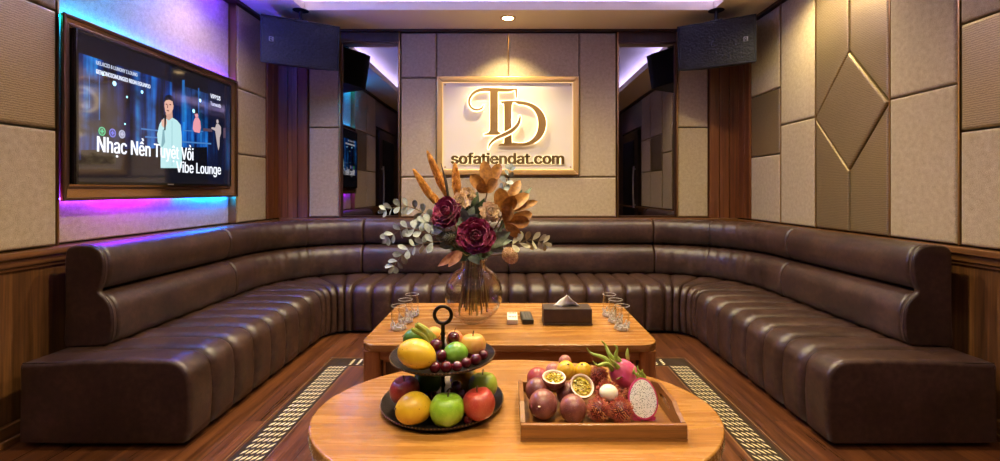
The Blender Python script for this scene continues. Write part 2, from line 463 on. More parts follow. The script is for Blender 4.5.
# padded panels (upholstered boards): poly in (along, z), front at the given offset
def pad(poly, side, front, back, mat='fabric', bev=.014, gap=.004):
    cx = sum(p[0] for p in poly)/len(poly); cz = sum(p[1] for p in poly)/len(poly)
    # shrink for the reveal between boards
    q = []
    n = len(poly)
    for i in range(n):
        a = Vector(poly[i-1]); b = Vector(poly[i]); c = Vector(poly[(i+1) % n])
        e1 = (b-a).normalized(); e2 = (c-b).normalized(); n1 = Vector((-e1.y, e1.x)); n2 = Vector((-e2.y, e2.x))
        ar = sum(poly[k-1][0]*poly[k][1]-poly[k][0]*poly[k-1][1] for k in range(n))
        sg = 1 if ar > 0 else -1
        k = (n1+n2)/max(.3, 1+n1.dot(n2)); q.append(tuple(b+k*gap*sg))
    T = abs(front-back)
    m = MB()
    if side == 'left': mat4 = Matrix(((0, 0, 1, back), (1, 0, 0, 0), (0, 1, 0, 0), (0, 0, 0, 1)))
    elif side == 'right': mat4 = Matrix(((0, 0, -1, back), (1, 0, 0, 0), (0, 1, 0, 0), (0, 0, 0, 1)))
    else: mat4 = Matrix(((1, 0, 0, 0), (0, 0, -1, back), (0, 1, 0, 0), (0, 0, 0, 1)))
    m.prism(q, 0, T, bev, 3, mat4)
    return obj('padded_panel', m, M[mat], {'left': wl, 'right': wr, 'back': wb}[side], smooth=False)
def rect(a0, a1, z0, z1): return [(a0, z0), (a1, z0), (a1, z1), (a0, z1)]
Z0, Z1 = .835, ZC-.022
for side, sg in (('left', -1), ('right', 1)):
    f, b = sg*XW, sg*XS
    # column next to the wood pilaster
    for z in ((Z0, 1.388), (1.388, 1.915), (1.915, Z1)): pad(rect(3.64 if sg < 0 else 3.64, 4.085, *z), side, f, b, 'shimmer' if (sg > 0 and z[0] > 1 and z[1] < 2) else 'fabric')
    # near columns
    zs = (Z0, 1.385, 1.955, Z1) if sg < 0 else (Z0, 1.378, 1.888, Z1)
    for i in range(3):
        sh = (sg < 0 and i == 1) or (sg > 0 and i == 1)
        pad(rect(1.66, 2.195, zs[i], zs[i+1]), side, f, b, 'shimmer' if sh else 'fabric')
        pad(rect(1.2, 1.66, zs[i], zs[i+1]), side, f, b)
pad(rect(2.205, 3.63, Z0, Z1), 'left', -2.205, -XS, 'fabric', .008)
# right wall: plain columns either side of a bronze diamond
for z in ((Z0, 1.612), (1.612, Z1)):
    pad(rect(3.225, 3.64, *z), 'right', XW, XS); pad(rect(2.205, 2.60, *z), 'right', XW, XS)
yc, ya, yb, zt, zm, zl = 2.905, 2.60, 3.225, 1.975, 1.60, 1.225
pad([(yc, zl), (yb, zm), (yc, zt), (ya, zm)], 'right', XW-.006, XS, 'shimmer', .016)
pad([(yb, zm), (yb, Z1), (yc, Z1), (yc, zt)], 'right', XW, XS, 'shimmer')
pad([(ya, zm), (yc, zt), (yc, Z1), (ya, Z1)], 'right', XW, XS, 'shimmer')
pad([(yc, Z0), (yb, Z0), (yb, zm), (yc, zl)], 'right', XW, XS, 'shimmer')
pad([(ya, Z0), (yc, Z0), (yc, zl), (ya, zm)], 'right', XW, XS, 'shimmer')
# thin brass strips between columns
m = MB()
for y in (2.2, 2.60, 3.225, 3.64): m.box(2.152, XS, y-.004, y+.004, Z0, Z1)
obj('brass_strip', m, M['goldtrim'], wr, smooth=False)
m = MB()
for y in (2.2, 3.635): m.box(-2.152, -XS, y-.004, y+.004, Z0, Z1)
obj('brass_strip', m, M['goldtrim'], wl, smooth=False)
# back wall boards
F, B = YB, 4.345
ZB0 = .845
for sg in (-1, 1):
    for z in ((ZB0, 1.685), (1.685, Z1)): pad(rect(*sorted((sg*1.58, sg*1.87)), *z), 'back', F, B)
pad(rect(-1.01, -.672, 2.15, Z1), 'back', F, B); pad(rect(-1.01, -.672, 1.22, 2.15), 'back', F, B)
pad(rect(.66, 1.01, 1.22, Z1), 'back', F, B)
pad(rect(-.672, 0, 2.15, Z1), 'back', F, B); pad(rect(0, .66, 2.15, Z1), 'back', F, B)
pad(rect(-.672, .66, 1.22, 2.15), 'back', F+.012, B, bev=.006)
pad(rect(-1.01, 0, ZB0, 1.22), 'back', F, B); pad(rect(0, 1.01, ZB0, 1.22), 'back', F, B)
m = MB()
for x in (-1.573, -1.018, 1.018, 1.573): m.box(x-.006, x+.006, 4.285, B, ZB0, Z1)
m.box(-.003, .003, 4.303, B, 2.15, Z1)
obj('brass_strip', m, M['goldtrim'], wb, smooth=False)
# corner pilasters of reddish wood
for sg, nm in ((-1, 'left'), (1, 'right')):
    m = MB()
    m.box(sg*2.145, sg*XS, 4.09, 4.19, .84, Z1, .004); m.box(sg*2.145, sg*XS, 4.195, 4.30, .84, Z1, .004)
    m.box(sg*1.875, sg*1.965, 4.285, B, .84, Z1, .004); m.box(sg*1.97, sg*2.055, 4.285, B, .84, Z1, .004); m.box(sg*2.06, sg*2.16, 4.285, B, .84, Z1, .004)
    struct(obj('trim_pilaster_'+nm, m, M['column']))
# tinted mirrors with dark headers
for sg, nm in ((-1, 'left'), (1, 'right')):
    m = MB(); m.box(sg*1.024, sg*1.567, 4.295, B, 2.485, Z1, .004); struct(obj('trim_header_'+nm, m, M['rearwood']))
    t = thing('wall_mirror', f'tall grey tinted mirror on the back wall, {nm} of the lit gold sign', 'mirror', (sg*1.2955, 4.325, ZB0+.005), 'tinted mirrors beside the sign')
    m = MB(); m.box(-.268, .268, -.004, .012, .012, 1.622); obj('mirror_glass', m, M['mirror'], t, smooth=False)
    m = MB()
    for a, b2 in ((-.271, -.26), (.26, .271)): m.box(a, b2, -.016, .015, 0, 1.634)
    m.box(-.271, .271, -.016, .015, 0, .011); m.box(-.271, .271, -.016, .015, 1.623, 1.634)
    obj('mirror_frame', m, M['bronzeedge'], t, smooth=False)
# rear of the room (seen only in the mirrors): doors and wood boarding
for sg, w, nm in ((-1, wl, 1), (1, wr, 2)):
    m = MB(); m.box(sg*2.17, sg*XS, YR, -.12, .83, Z1); m.box(sg*2.17, sg*XS, YR, -.12, .09, .74); m.box(sg*2.17, sg*XS, 1.1, 1.2, .09, Z1); m.box(sg*2.17, sg*XS, -.12, 1.1, 2.15, Z1)
    obj('wood_boarding', m, M['rearwood'], w, smooth=False)
    m = MB(); m.box(sg*2.13, sg*2.235, -.08, 1.06, .0, 2.1, .008); d = struct(obj('door_%d' % nm, m, plain('door_dark_wood_%d' % nm, '#24160e', .35)))
    m = MB(); m.box(sg*2.122, sg*2.135, .12, .86, .25, 1.95, .004); obj('door_pane', m, M['doorglass'], d)
    m = MB(); m.tube([(sg*2.10, .93, .8), (sg*2.09, .93, 1.0), (sg*2.09, .93, 1.3), (sg*2.10, .93, 1.5)], .014, 10); m.box(sg*2.09, sg*2.132, .92, .94, .84, .86); m.box(sg*2.09, sg*2.132, .92, .94, 1.44, 1.46)
    obj('door_handle', m, M['silver'], d)

# ------------------------------------------------------------------ recessed downlights (fixtures with real lamps)
WARM = (1.0, .83, .47)
def downlight(x, y, z, label, power, angle=80, blend=.7, tilt=(0, 0), name='downlight', size=.035, col=WARM):
    t = thing(name, label, 'downlight', (x, y, z), 'recessed ceiling downlights')
    m = MB(); m.lathe([(.048, -.001), (.050, -.005), (.062, -.006), (.067, -.001), (.067, .0)], 28, cap=False); obj('rim', m, M['gold'], t)
    m = MB(); m.lathe([(.0, -.0015), (.047, -.0015), (.047, 0)], 24); obj('lens', m, emis('downlight_lens', '#ffdca0', 22), t)
    ld = bpy.data.lights.new('downlight_lamp', 'SPOT'); ld.energy = power; ld.color = col; ld.spot_size = math.radians(angle); ld.spot_blend = blend; ld.shadow_soft_size = size
    lo = link('lamp', ld, t); lo.location = (0, 0, -.02); lo.rotation_euler = (tilt[0], tilt[1], 0)
    return t
# ------------------------------------------------------------------ the U-shaped leather sofa
SO, SY0, SYC, SRO, SYB = 2.08, 1.95, 3.35, .88, 4.23      # outer half width, front end, corner start, outer radius, back
LW = SYC-SY0; LA = SRO*PI/2; LB = 2*(SO-SRO); STOT = 2*(LW+LA)+LB
def path(s):
    """outer line of the sofa: point and inward normal"""
    flip = s > STOT/2
    if flip: s = STOT-s
    if s < LW: p = Vector((-SO, SY0+s)); n = Vector((1, 0))
    elif s < LW+LA:
        a = (s-LW)/SRO; c = Vector((-(SO-SRO), SYC)); d = Vector((-math.cos(a), math.sin(a))); p = c+d*SRO; n = -d
    else: p = Vector((-(SO-SRO)+(s-LW-LA), SYB)); n = Vector((0, -1))
    if flip: p.x = -p.x; n.x = -n.x
    return p, n
def sweep(mb, prof, samples, disp=None):
    """closed profile (u, z) along the path; samples = (s, inset)"""
    n = len(prof); P = [Vector(p) for p in prof]
    ar = sum(P[i-1].x*P[i].y-P[i].x*P[i-1].y for i in range(n)); sg = 1 if ar > 0 else -1
    N = []
    for i in range(n):
        t = (P[(i+1) % n]-P[i-1]).normalized(); N.append(Vector((t.y, -t.x))*sg)
    vs = []; fs = []
    for s, ins in samples:
        o, nn = path(s)
        for i in range(n):
            q = P[i]-N[i]*ins
            if disp: q = q+N[i]*disp(s, P[i])
            v = o+nn*q.x; vs.append((v.x, v.y, q.y))
    k = len(samples)
    for j in range(k-1):
        for i in range(n):
            l = (i+1) % n; fs.append((j*n+i, j*n+l, (j+1)*n+l, (j+1)*n+i))
    fs += [tuple(range(n))[::-1], tuple(range((k-1)*n, k*n))]
    mb.add(vs, fs)
def ends(s0, s1, step, r=.02, extra=None):
    """samples with rounded ends"""
    out = []
    for k in range(5):
        a = k/4*PI/2; out.append((s0+r*(1-math.cos(a)), r*(1-math.sin(a))))
    mid = []
    x = s0+r+.004
    while x < s1-r-.002: mid.append(x); x += step
    if extra: mid = sorted(set(mid) | {e for e in extra if s0+r < e < s1-r})
    out += [(x, 0) for x in mid]
    for k in range(5):
        a = (4-k)/4*PI/2; out.append((s1-r*(1-math.cos(a)), r*(1-math.sin(a))))
    return out
def smoothprof(pts, n=4): return [(p.x, p.y) for p in spline(pts, n, True)]
# rib boundaries
ribs = [LW*k/8 for k in range(8)] + [LW+LA*k/5 for k in range(5)] + [LW+LA+LB*k/16 for k in range(16)]
ribs += [LW+LA+LB+LA*k/5 for k in range(5)] + [STOT-LW+LW*k/8 for k in range(9)]
def ribbump(s, p):
    w = min(1, max(0, (p.x-.12)/.12)) * min(1, max(0, (p.y-.01)/.05))
    if w <= 0: return 0
    for a, b in zip(ribs, ribs[1:]):
        if a <= s <= b+1e-9:
            t = (s-a)/(b-a)
            A = .030
            e = 1-abs(2*t-1)**5
            if (a == 0 and t < .5) or (b > STOT-1e-6 and t > .5): e = 1
            return A*w*(e-.75)
    return 0
seat_prof = [(.0, .022), (.0, .20), (.0, .345), (.006, .358), (.02, .362), (.10, .363), (.18, .364), (.26, .366), (.34, .368), (.42, .370), (.50, .371), (.56, .370)]
for k in range(9):
    a = PI/2-k/8*PI/2; seat_prof.append((.63+.088*math.cos(a), .28+.088*math.sin(a)))
seat_prof += [(.722, .24), (.724, .19), (.722, .14), (.718, .075), (.710, .030), (.69, .018), (.5, .018), (.2, .018)]
sofa = thing('sectional_sofa', 'long dark brown leather U-shaped sofa with channel-tufted seat around the tables', 'sofa', (0, 0, 0))
def seat_piece(a, b, openends):
    extra = []
    for r0, r1 in zip(ribs, ribs[1:]):
        for t in (0, .025, .06, .11, .18, .28, .4, .5, .6, .72, .82, .89, .94, .975): extra.append(r0+(r1-r0)*t)
    ex = sorted({round(e, 5) for e in extra if a+.021 < e < b-.021})
    m = MB(); smp = []
    for k in range(5):
        q = k/4*PI/2; smp.append((a+(.02 if openends[0] else .004)*(1-math.cos(q)), (.02 if openends[0] else .012)*(1-math.sin(q))))
    smp += [(e, 0) for e in ex]
    for k in range(5):
        q = (4-k)/4*PI/2; smp.append((b-(.02 if openends[1] else .004)*(1-math.cos(q)), (.02 if openends[1] else .012)*(1-math.sin(q))))
    sweep(m, seat_prof, smp, ribbump); obj('seat_section', m, M['leather'], sofa, angle=75)
b1 = LW+LA-.0; cuts = [0, LW, LW+LA, STOT/2, STOT-LW-LA, STOT-LW, STOT]
for i in range(6): seat_piece(cuts[i], cuts[i+1], (i == 0, i == 5))
low = smoothprof([(.0, .366), (.0, .48), (.0, .598), (.02, .612), (.09, .616), (.145, .612), (.185, .592), (.212, .55), (.222, .49), (.220, .43), (.205, .385), (.17, .366), (.08, .364)], 4)
upp = smoothprof([(.0, .622), (.0, .72), (.004, .80), (.022, .832), (.07, .84), (.125, .836), (.162, .812), (.180, .765), (.180, .705), (.165, .655), (.13, .626), (.06, .616)], 4)
def wrinkle(s, p):
    # soft folds where the cover bends round the corners, and the sewn joint in the middle of each bend
    q = min(s, STOT-s)
    if not (LW-.1 < q < LW+LA+.1): return 0
    g = 0
    mid = LW+LA*.52
    if abs(q-mid) < .02: g -= .006*(1-abs(q-mid)/.02)
    env = max(0, 1-abs((q-LW-LA*.5)/(LA*.55))**2)
    return g + .0025*env*(math.sin(q*46+p.y*9)+.6*math.sin(q*83-p.y*14+1.3))
bc = [.232, 1.20, LW+LA-.10, STOT/2]; bc = bc+[STOT-x for x in bc[:3]][::-1]
for i in range(6):
    a, b = bc[i]+.002, bc[i+1]-.002
    curve = i in (1, 4)
    st = .02 if curve else .06
    ex = [LW+LA*.52+d for d in (-.02, -.01, 0, .01, .02)] if i == 1 else [STOT-LW-LA*.52+d for d in (-.02, -.01, 0, .01, .02)] if i == 4 else None
    m = MB(); sweep(m, low, ends(a, b, st, .018, ex), wrinkle); obj('backrest_cushion', m, M['leather'], sofa, angle=75)
for i, (a, b) in enumerate(((bc[0], bc[1]), (bc[1], bc[2]), (bc[2], bc[4]), (bc[4], bc[5]), (bc[5], bc[6]))):
    curve = i in (1, 3)
    ex = [LW+LA*.52+d for d in (-.02, -.01, 0, .01, .02)] if i == 1 else [STOT-LW-LA*.52+d for d in (-.02, -.01, 0, .01, .02)] if i == 3 else None
    m = MB(); sweep(m, upp, ends(a+.002, b-.002, .02 if curve else .06, .02, ex), wrinkle); obj('headrest_roll', m, M['leather'], sofa, angle=75)
m = MB(); sweep(m, [(.05, .001), (.05, .03), (.67, .03), (.67, .001)], [(.05+(STOT-.1)*k/160, 0) for k in range(161)]); obj('plinth', m, M['black'], sofa, angle=30)
def piping(s, prof, r, sel, ins=.004):
    o, nn = path(s); pts = []
    for u, z in sel:
        v = o+nn*u; pts.append((v.x, v.y, z))
    m = MB(); m.tube(spline(pts, 4), r, 6); obj('piping', m, M['leather_pipe'], sofa)
for sg in (0, 1):
    f = (lambda s: s if not sg else STOT-s)
    ep = smoothprof([(-.002, .368), (-.002, .50), (-.002, .70), (.0, .80), (.022, .834), (.07, .842), (.125, .838), (.164, .813), (.182, .765), (.182, .705), (.170, .655), (.158, .622), (.186, .594), (.214, .55), (.224, .49), (.222, .43), (.207, .385), (.17, .368), (.08, .366)], 3)
    m = MB(); s0, s1 = sorted((f(.205), f(.228))); smp = [(s0+.012*(1-math.cos(k/4*PI/2)), .012*(1-math.sin(k/4*PI/2))) for k in range(5)]+[(s1, 0)] if not sg else [(s0, 0)]+[(s1-.012*(1-math.cos((4-k)/4*PI/2)), .012*(1-math.sin((4-k)/4*PI/2))) for k in range(5)]
    sweep(m, ep, smp); obj('backrest_end', m, M['leather'], sofa, angle=75)
    piping(f(.012), None, .0035, [(.01, .36), (.1, .362), (.3, .367), (.5, .370), (.60, .369), (.665, .358), (.705, .32), (.717, .28), (.721, .2), (.717, .07)])
    piping(f(.214), None, .003, [(.172, .368), (.207, .388), (.221, .43), (.223, .49), (.213, .55), (.186, .593), (.145, .613)])
    piping(f(.216), None, .003, [(.13, .627), (.166, .655), (.181, .705), (.181, .765), (.163, .812), (.125, .837), (.07, .841)])

# ------------------------------------------------------------------ television on its bronze surround
sur = thing('television_surround', 'bronze mirrored panel framing the television on the left wall', 'wall panel', (-2.205, 2.915, 1.5))
yA, yB, zA, zB = 2.215-2.915, 3.615-2.915, 1.047-1.5, 1.955-1.5
m = MB(); m.box(.045, .066, yA, yB, zA, zB, .003); obj('mirror_panel', m, M['bronze'], sur, smooth=False)
def rim(mb, a0, a1, z0, z1, w, t0, t1, mat, bev=.004):
    """mitred frame in the (along, z) plane, w wide, from depth t0 to t1"""
    for (o0, o1, i0, i1) in (((a0, z0), (a1, z0), (a0+w, z0+w), (a1-w, z0+w)), ((a1, z0), (a1, z1), (a1-w, z0+w), (a1-w, z1-w)), ((a1, z1), (a0, z1), (a1-w, z1-w), (a0+w, z1-w)), ((a0, z1), (a0, z0), (a0+w, z1-w), (a0+w, z0+w))):
        mb.prism([o0, o1, i1, i0], t0, t1, bev, 2, mat)
m = MB(); rim(m, yA-.012, yB+.008, zA, zB, .016, .0665, .078, LEFTWALL); obj('edge_moulding', m, M['bronzeedge'], sur)
m = MB(); rim(m, yA+.0045, 3.52-2.915, 1.105-1.5, 1.915-1.5, .014, .0665, .076, LEFTWALL); obj('inner_moulding', m, M['bronzeedge'], sur)
m = MB(); m.box(.0, .0445, yA+.15, yB-.15, zA+.14, zB-.14); obj('wall_mount', m, M['black'], sur, smooth=False)
# RGB LED strip segments behind the surround, each segment its own colour
def led(zc, cols, up):
    n = len(cols)
    for i, (c, st) in enumerate(cols):
        y0 = yA+.02+(yB-yA-.04)*i/n; y1 = yA+.02+(yB-yA-.04)*(i+1)/n
        m = MB(); m.box(.012, .030, y0, y1-.002, zc-.004, zc+.004)
        obj('led_strip', m, emis('led_colour_%s_%d' % (up, i), c, st), sur, smooth=False)
led(zB-.006, [('#0090ff', 90), ('#0090ff', 90), ('#0a70ff', 90), ('#1a50ff', 90), ('#3030ff', 100), ('#4020ff', 100), ('#4818ff', 100)], 'upper')
led(zA+.010, [('#6a28d0', 45), ('#8a18ff', 80), ('#8018ff', 90), ('#4a20ff', 95), ('#1a50ff', 100), ('#0a68ff', 110), ('#1070ff', 110)], 'lower')

# added RGB strip, out of view, spreading colour down the television recess
ce = [('#00a0ff', 260), ('#0090ff', 260), ('#0a68ff', 240), ('#1a48ff', 230), ('#2c2cff', 210), ('#4020ff', 150), ('#4c18ff', 90)]
for i, (c, st) in enumerate(ce):
    m = MB(); y0 = 2.22+1.26*i/7; m.box(-2.125, -2.105, y0, y0+.178, 2.562, 2.570); obj('added_recess_led', m, emis('led_colour_ceiling_%d' % i, c, st), wl, smooth=False)

TY0_, TY1_, TZ0, TZ1 = 2.238, 3.492, 1.128, 1.892
tv = thing('television', 'large black flat television on the left wall showing a karaoke singer', 'television', (-2.1385, TY0_, TZ0))
TW, TH = TY1_-TY0_, TZ1-TZ0
m = MB(); m.box(0, .030, 0, TW, 0, TH, .006); obj('casing', m, M['tvblack'], tv)
m = MB(); rim(m, 0, TW, 0, TH, .014, .030, .036, LEFTWALL, .002); obj('bezel', m, M['tvblack'], tv)
def screenmat():
    t = NT('lit_screen'); t.set(Base_Color=(0.004, .004, .006, 1), Roughness=.06, Specular_IOR_Level=.9, IOR=1.6, Emission_Strength=.8)
    v = t.coord()
    sx = t.n('ShaderNodeSeparateXYZ'); t.l(v, sx.inputs[0])
    mp = t.n('ShaderNodeMapping'); mp.inputs['Scale'].default_value = (1, 13, .9); t.l(v, mp.inputs[0])
    beams = t.ramp(t.noise(mp.outputs[0], 1.0, 3, .6), [(.40, '#030816'), (.52, '#0a2f78'), (.63, '#1c6cc4'), (.75, '#2f9fe6')])
    mp2 = t.n('ShaderNodeMapping'); mp2.inputs['Scale'].default_value = (1, 3, 5); t.l(v, mp2.inputs[0])
    blot = t.ramp(t.noise(mp2.outputs[0], 1.0, 3), [(.35, .05), (.62, 1.)])
    c = t.mix(1., beams, blot, 'MULTIPLY')
    # letterbox bars of the clip (the picture fills the middle band), darker stage at the right
    zz = t.math('MULTIPLY', t.math('GREATER_THAN', sx.outputs[2], .12), t.math('LESS_THAN', sx.outputs[2], .645))
    c = t.mix(zz, '#0a0c14', c)
    yy = t.math('GREATER_THAN', sx.outputs[1], .985)
    c = t.mix(t.math('MULTIPLY', yy, .85), c, '#0b0f22')
    t.l(c, t.b.inputs['Emission Color']); return t.m
m = MB(); m.box(.029, .0325, .012, TW-.012, .012, TH-.012); screen = obj('screen', m, screenmat(), tv, smooth=False)
SC = {}
def scol(c, st=.8):
    k = (c, st)
    if k not in SC:
        t = NT('screen_colour'); t.set(Base_Color=(.004, .004, .006, 1), Roughness=.06, Specular_IOR_Level=.9, IOR=1.6, Emission_Color=lin(c), Emission_Strength=st); SC[k] = t.m
    return SC[k]
def on_screen(name, shapes, col, lay, st=.8):
    """flat lit area of the screen picture: polygons in (along, up) metres from the set's lower near corner"""
    for p in shapes:
        m = MB(); m.add([(.0326+lay*.0002, a, z) for a, z in p], [tuple(range(len(p)))])
        o = obj(name, m, scol(col, st), screen, smooth=False)
    return o
def ell(cx, cz, rx, rz, n=20): return [(cx+rx*math.cos(2*PI*i/n), cz+rz*math.sin(2*PI*i/n)) for i in range(n)]
def sy(px): return 460*2.10/(508.5-px)-TY0_
def sz(px, py): return 1.1-(py-190)*2.10/(508.5-px)-TZ0
def sp(pts): return [(sy(x), sz(x, y)) for x, y in pts]
# stage: light beams, lamps, instruments
on_screen('stage_beam', [sp([(a, t0), (a+w, t0), (a+w, b), (a, b)]) for a, w, t0, b in ((90, 1.0, 66, 108), (100, 1.0, 73, 120), (183, 2.5, 80, 122), (199, 1.0, 88, 118))], '#2a78c8', 1, .45)
on_screen('stage_lamp', [ell(sy(x), sz(x, y), r, r*1.1) for x, y, r in ((115.5, 83.5, .012), (143, 92, .009), (194.5, 111, .012), (201, 100.5, .011), (104, 74, .008), (128, 97, .006), (126, 124, .005))], '#9fe6ff', 2, 1.3)
on_screen('stage_rail', [sp([(142, 128), (160, 130), (160, 131.5), (142, 129.5)]), sp([(146, 136), (160, 137), (160, 138.5), (146, 137.5)]), sp([(182, 141), (212, 143), (212, 144.5), (182, 142.5)]), sp([(184, 130), (204, 131), (204, 132), (184, 131)])], '#3f6fa8', 2)
on_screen('stage_floor_dark', [sp([(82, 150), (208, 147), (208, 168), (82, 170)])], '#05070f', 1)
on_screen('pink_performer', [ell(sy(197.3), sz(197.3, 114.5), .018, .020), sp([(196, 117.5), (199, 117.5), (201, 121), (201.6, 128), (200.4, 133), (195.4, 132), (193.6, 129), (194.2, 122)])], '#cf8a94', 3)
on_screen('performer_hair', [sp([(195.6, 114), (196, 111.5), (198, 110.8), (199.2, 112.5), (199.2, 116), (198.2, 113.5)])], '#1a1018', 4)
on_screen('pale_performer', [ell(sy(218.2), sz(218.2, 121.5), .013, .016), sp([(217, 124), (219.5, 124), (221.6, 127), (221.8, 133), (220.4, 138), (220.2, 146), (219.2, 150.5), (218.2, 146), (217, 138), (216, 131), (212, 128.5), (212.4, 127.2), (216, 127.6)])], '#a89a9a', 3)
on_screen('stage_post', [sp([(204, 128), (213, 129), (213, 132), (204, 131)]), sp([(224, 128), (226.5, 128), (226.5, 138), (224, 138)])], '#4b3a4a', 2)
# the singer: head, hair, pale jacket, raised hand with microphone
sg_ = on_screen('singer_jacket', [sp([(165.5, 117.5), (169, 120), (173, 117.5), (178, 120.5), (181.5, 125), (182.5, 136), (182.8, 168), (161.5, 168), (161.5, 147), (158.6, 142), (158, 134), (160.5, 124), (163, 120)])], '#a9cfd2', 4)
on_screen('singer_neck', [sp([(167, 110), (173, 110), (173.5, 117.5), (169.5, 120.5), (166, 117.5)])], '#b98d7c', 5)
on_screen('singer_face', [sp([(165.4, 101), (168, 99), (173, 99.5), (174.5, 104), (173.8, 109.5), (171, 113.5), (168, 114.3), (166, 111.5), (165.2, 106)])], '#cfa08c', 6)
on_screen('singer_hair', [sp([(165, 102.5), (165.2, 98), (167, 95.4), (170.5, 94.6), (173.8, 96.3), (175.3, 100), (174.8, 106), (173.8, 105), (173.3, 101.5), (170, 99.8), (167, 100.3)])], '#0c0d16', 7)
on_screen('singer_feature', [ell(sy(167.2), sz(167.2, 104.3), .009, .004), ell(sy(171), sz(171, 104.6), .009, .004), ell(sy(168.6), sz(168.6, 110.6), .012, .004), sp([(168.2, 104.8), (168.9, 104.8), (168.6, 108), (167.6, 108)])], '#6a4038', 7)
on_screen('singer_arm_shade', [sp([(163.5, 130), (165, 129), (166, 142), (163.5, 147), (162, 146.5)]), sp([(172.6, 121), (173, 121), (173, 166), (172.6, 166)])], '#6f9aa4', 5)
on_screen('singer_hand', [sp([(162.3, 120), (165, 118.7), (167.3, 119.8), (167.8, 123), (166.6, 126.5), (164, 127.5), (162.2, 125)])], '#cda08e', 7)
on_screen('singer_microphone', [sp([(164.2, 115.8), (166.3, 114.3), (167.3, 116), (166.9, 118), (166.3, 130), (164.9, 130.5), (165, 119)])], '#0b0b12', 8)
# round badges above the caption
for x, y, c in ((103, 131.3, '#55c08a'), (113.5, 133, '#6f74d8'), (123, 134.2, '#a9adc6')):
    a, z = sy(x), sz(x, y)
    on_screen('round_badge', [ell(a, z, .021, .023, 28)], c, 5)
    on_screen('badge_mark', [ell(a, z, .016, .018, 28)], {'#55c08a': '#1f5a40', '#6f74d8': '#2d2f7a', '#a9adc6': '#83889f'}[c], 6)
    on_screen('badge_mark', [[(a-.011, z-.003), (a-.011, z+.003), (a+.011, z+.003), (a+.011, z-.003)], [(a-.003, z-.012), (a+.003, z-.012), (a+.003, z+.012), (a-.003, z+.012)]], c, 7)
def caption(body, a, z, width, height, off=.0, col='#e8ecf6', st=.8, rot=0):
    mb = text_shape(body, width, None, 0, off)
    k = height/ (max(v[1] for v in mb.v if True) or 1)
    mb.v = [(x, y*k, 0) for x, y, _ in mb.v]
    embolden(mb, height*.028, .0001)
    mb.v = [(.0326+.0022+q, a+x, z+y) for x, y, q in mb.v]
    return obj('caption', mb, scol(col, st), screen, smooth=False)
caption('Nhạc Nền Tuyệt Vồi', sy(98.2), 1.297-TZ0, .716, .10)
caption('Vibe Lounge', sy(177), 1.213-TZ0, .45, .072)
caption('UELACIO & LUNGNY I LOUNG', sy(97), 1.742-TZ0, .262, .020, .01, '#b9c0d2')
caption('REMONOIONUNGIO NIGN EGUADIO', sy(97), 1.696-TZ0, .355, .022, .02, '#cfd6e6')
caption('VPBS3', sy(211), 1.752-TZ0, .112, .030, .02, '#cfd3df')
caption('Tunwutb', sy(211), 1.700-TZ0, .118, .026, .01, '#b9bece')
m = MB(); m.box(.036, .0366, .60, .65, .004, .010); obj('maker_plate', m, M['silver'], tv, smooth=False)

# ------------------------------------------------------------------ backlit sign
sign = thing('lit_sign', 'gold framed backlit sign with TD monogram and lettering on the back wall', 'sign', (-.0065, 4.312, 1.24))
SW, SH = 1.322, .918
m = MB(); m.box(-SW/2+.03, SW/2-.03, -.014, -.001, .03, SH-.03); obj('panel', m, M['acrylic'], sign, smooth=False)
m = MB(); rim(m, -SW/2, SW/2, 0, SH, .052, .001, .040, BACKWALL, .010); obj('frame', m, M['gold'], sign)
for sx_ in (-1, 1):
    for z in (.075, SH-.075):
        m = MB(); m.lathe([(.0, .0), (.007, .0), (.007, .006), (.005, .009), (0, .0095)], 14); m.v = [(x+sx_*(SW/2-.075), -.014-zz, y+z) for x, y, zz in m.v]; obj('stud', m, M['goldtrim'], sign)
# monogram, outlines in picture units (6.78 per pixel), then metres on the wall
def lg(pts, n=6, closed=True):
    out = []
    for p in spline(pts, n, closed): out.append(((460+p.x/6.78-508.5)/107+.0065, 1.1-(82+p.y/6.78-190)/107-1.24))
    return out
def stroke(pts, wid, n=6):
    c = spline(pts, n); L = []; Rr = []
    for i, p in enumerate(c):
        t = (c[min(i+1, len(c)-1)]-c[max(i-1, 0)]).normalized(); nn = Vector((-t.y, t.x, 0))
        f = i/(len(c)-1)*(len(wid)-1); k = min(int(f), len(wid)-2); w = wid[k]+(wid[k+1]-wid[k])*(f-k)
        L.append(p+nn*w/2); Rr.append(p-nn*w/2)
    return lg([(p.x, p.y) for p in L+Rr[::-1]], 1)
Tstem = lg([(204, 52), (258, 52), (258, 330), (262, 340), (290, 352), (290, 362), (165, 362), (165, 354), (190, 348), (204, 332)], 1)
Tbar = stroke([(384, 52), (330, 60), (250, 58), (160, 56), (105, 72), (70, 110), (64, 150), (84, 182), (118, 192), (148, 182), (160, 160)], [5, 20, 24, 22, 18, 15, 14, 14, 13, 11, 5])
Tend = lg([(372, 50), (388, 50), (388, 112), (380, 112), (376, 80)], 1)
Dout = [(272, 138), (300, 134), (370, 132), (440, 138), (505, 160), (552, 200), (578, 250), (582, 300), (568, 350), (540, 390), (500, 418), (450, 432), (390, 434), (270, 434), (270, 424), (290, 418), (299, 400), (299, 170), (290, 152)]
Din = [(352, 158), (400, 156), (450, 164), (490, 186), (516, 222), (528, 270), (526, 320), (510, 362), (482, 394), (445, 412), (400, 416), (360, 410), (352, 396)]
Swash = stroke([(194, 458), (204, 425), (240, 390), (300, 362), (355, 332), (392, 292), (406, 250), (404, 230)], [3, 14, 20, 25, 26, 22, 13, 3])
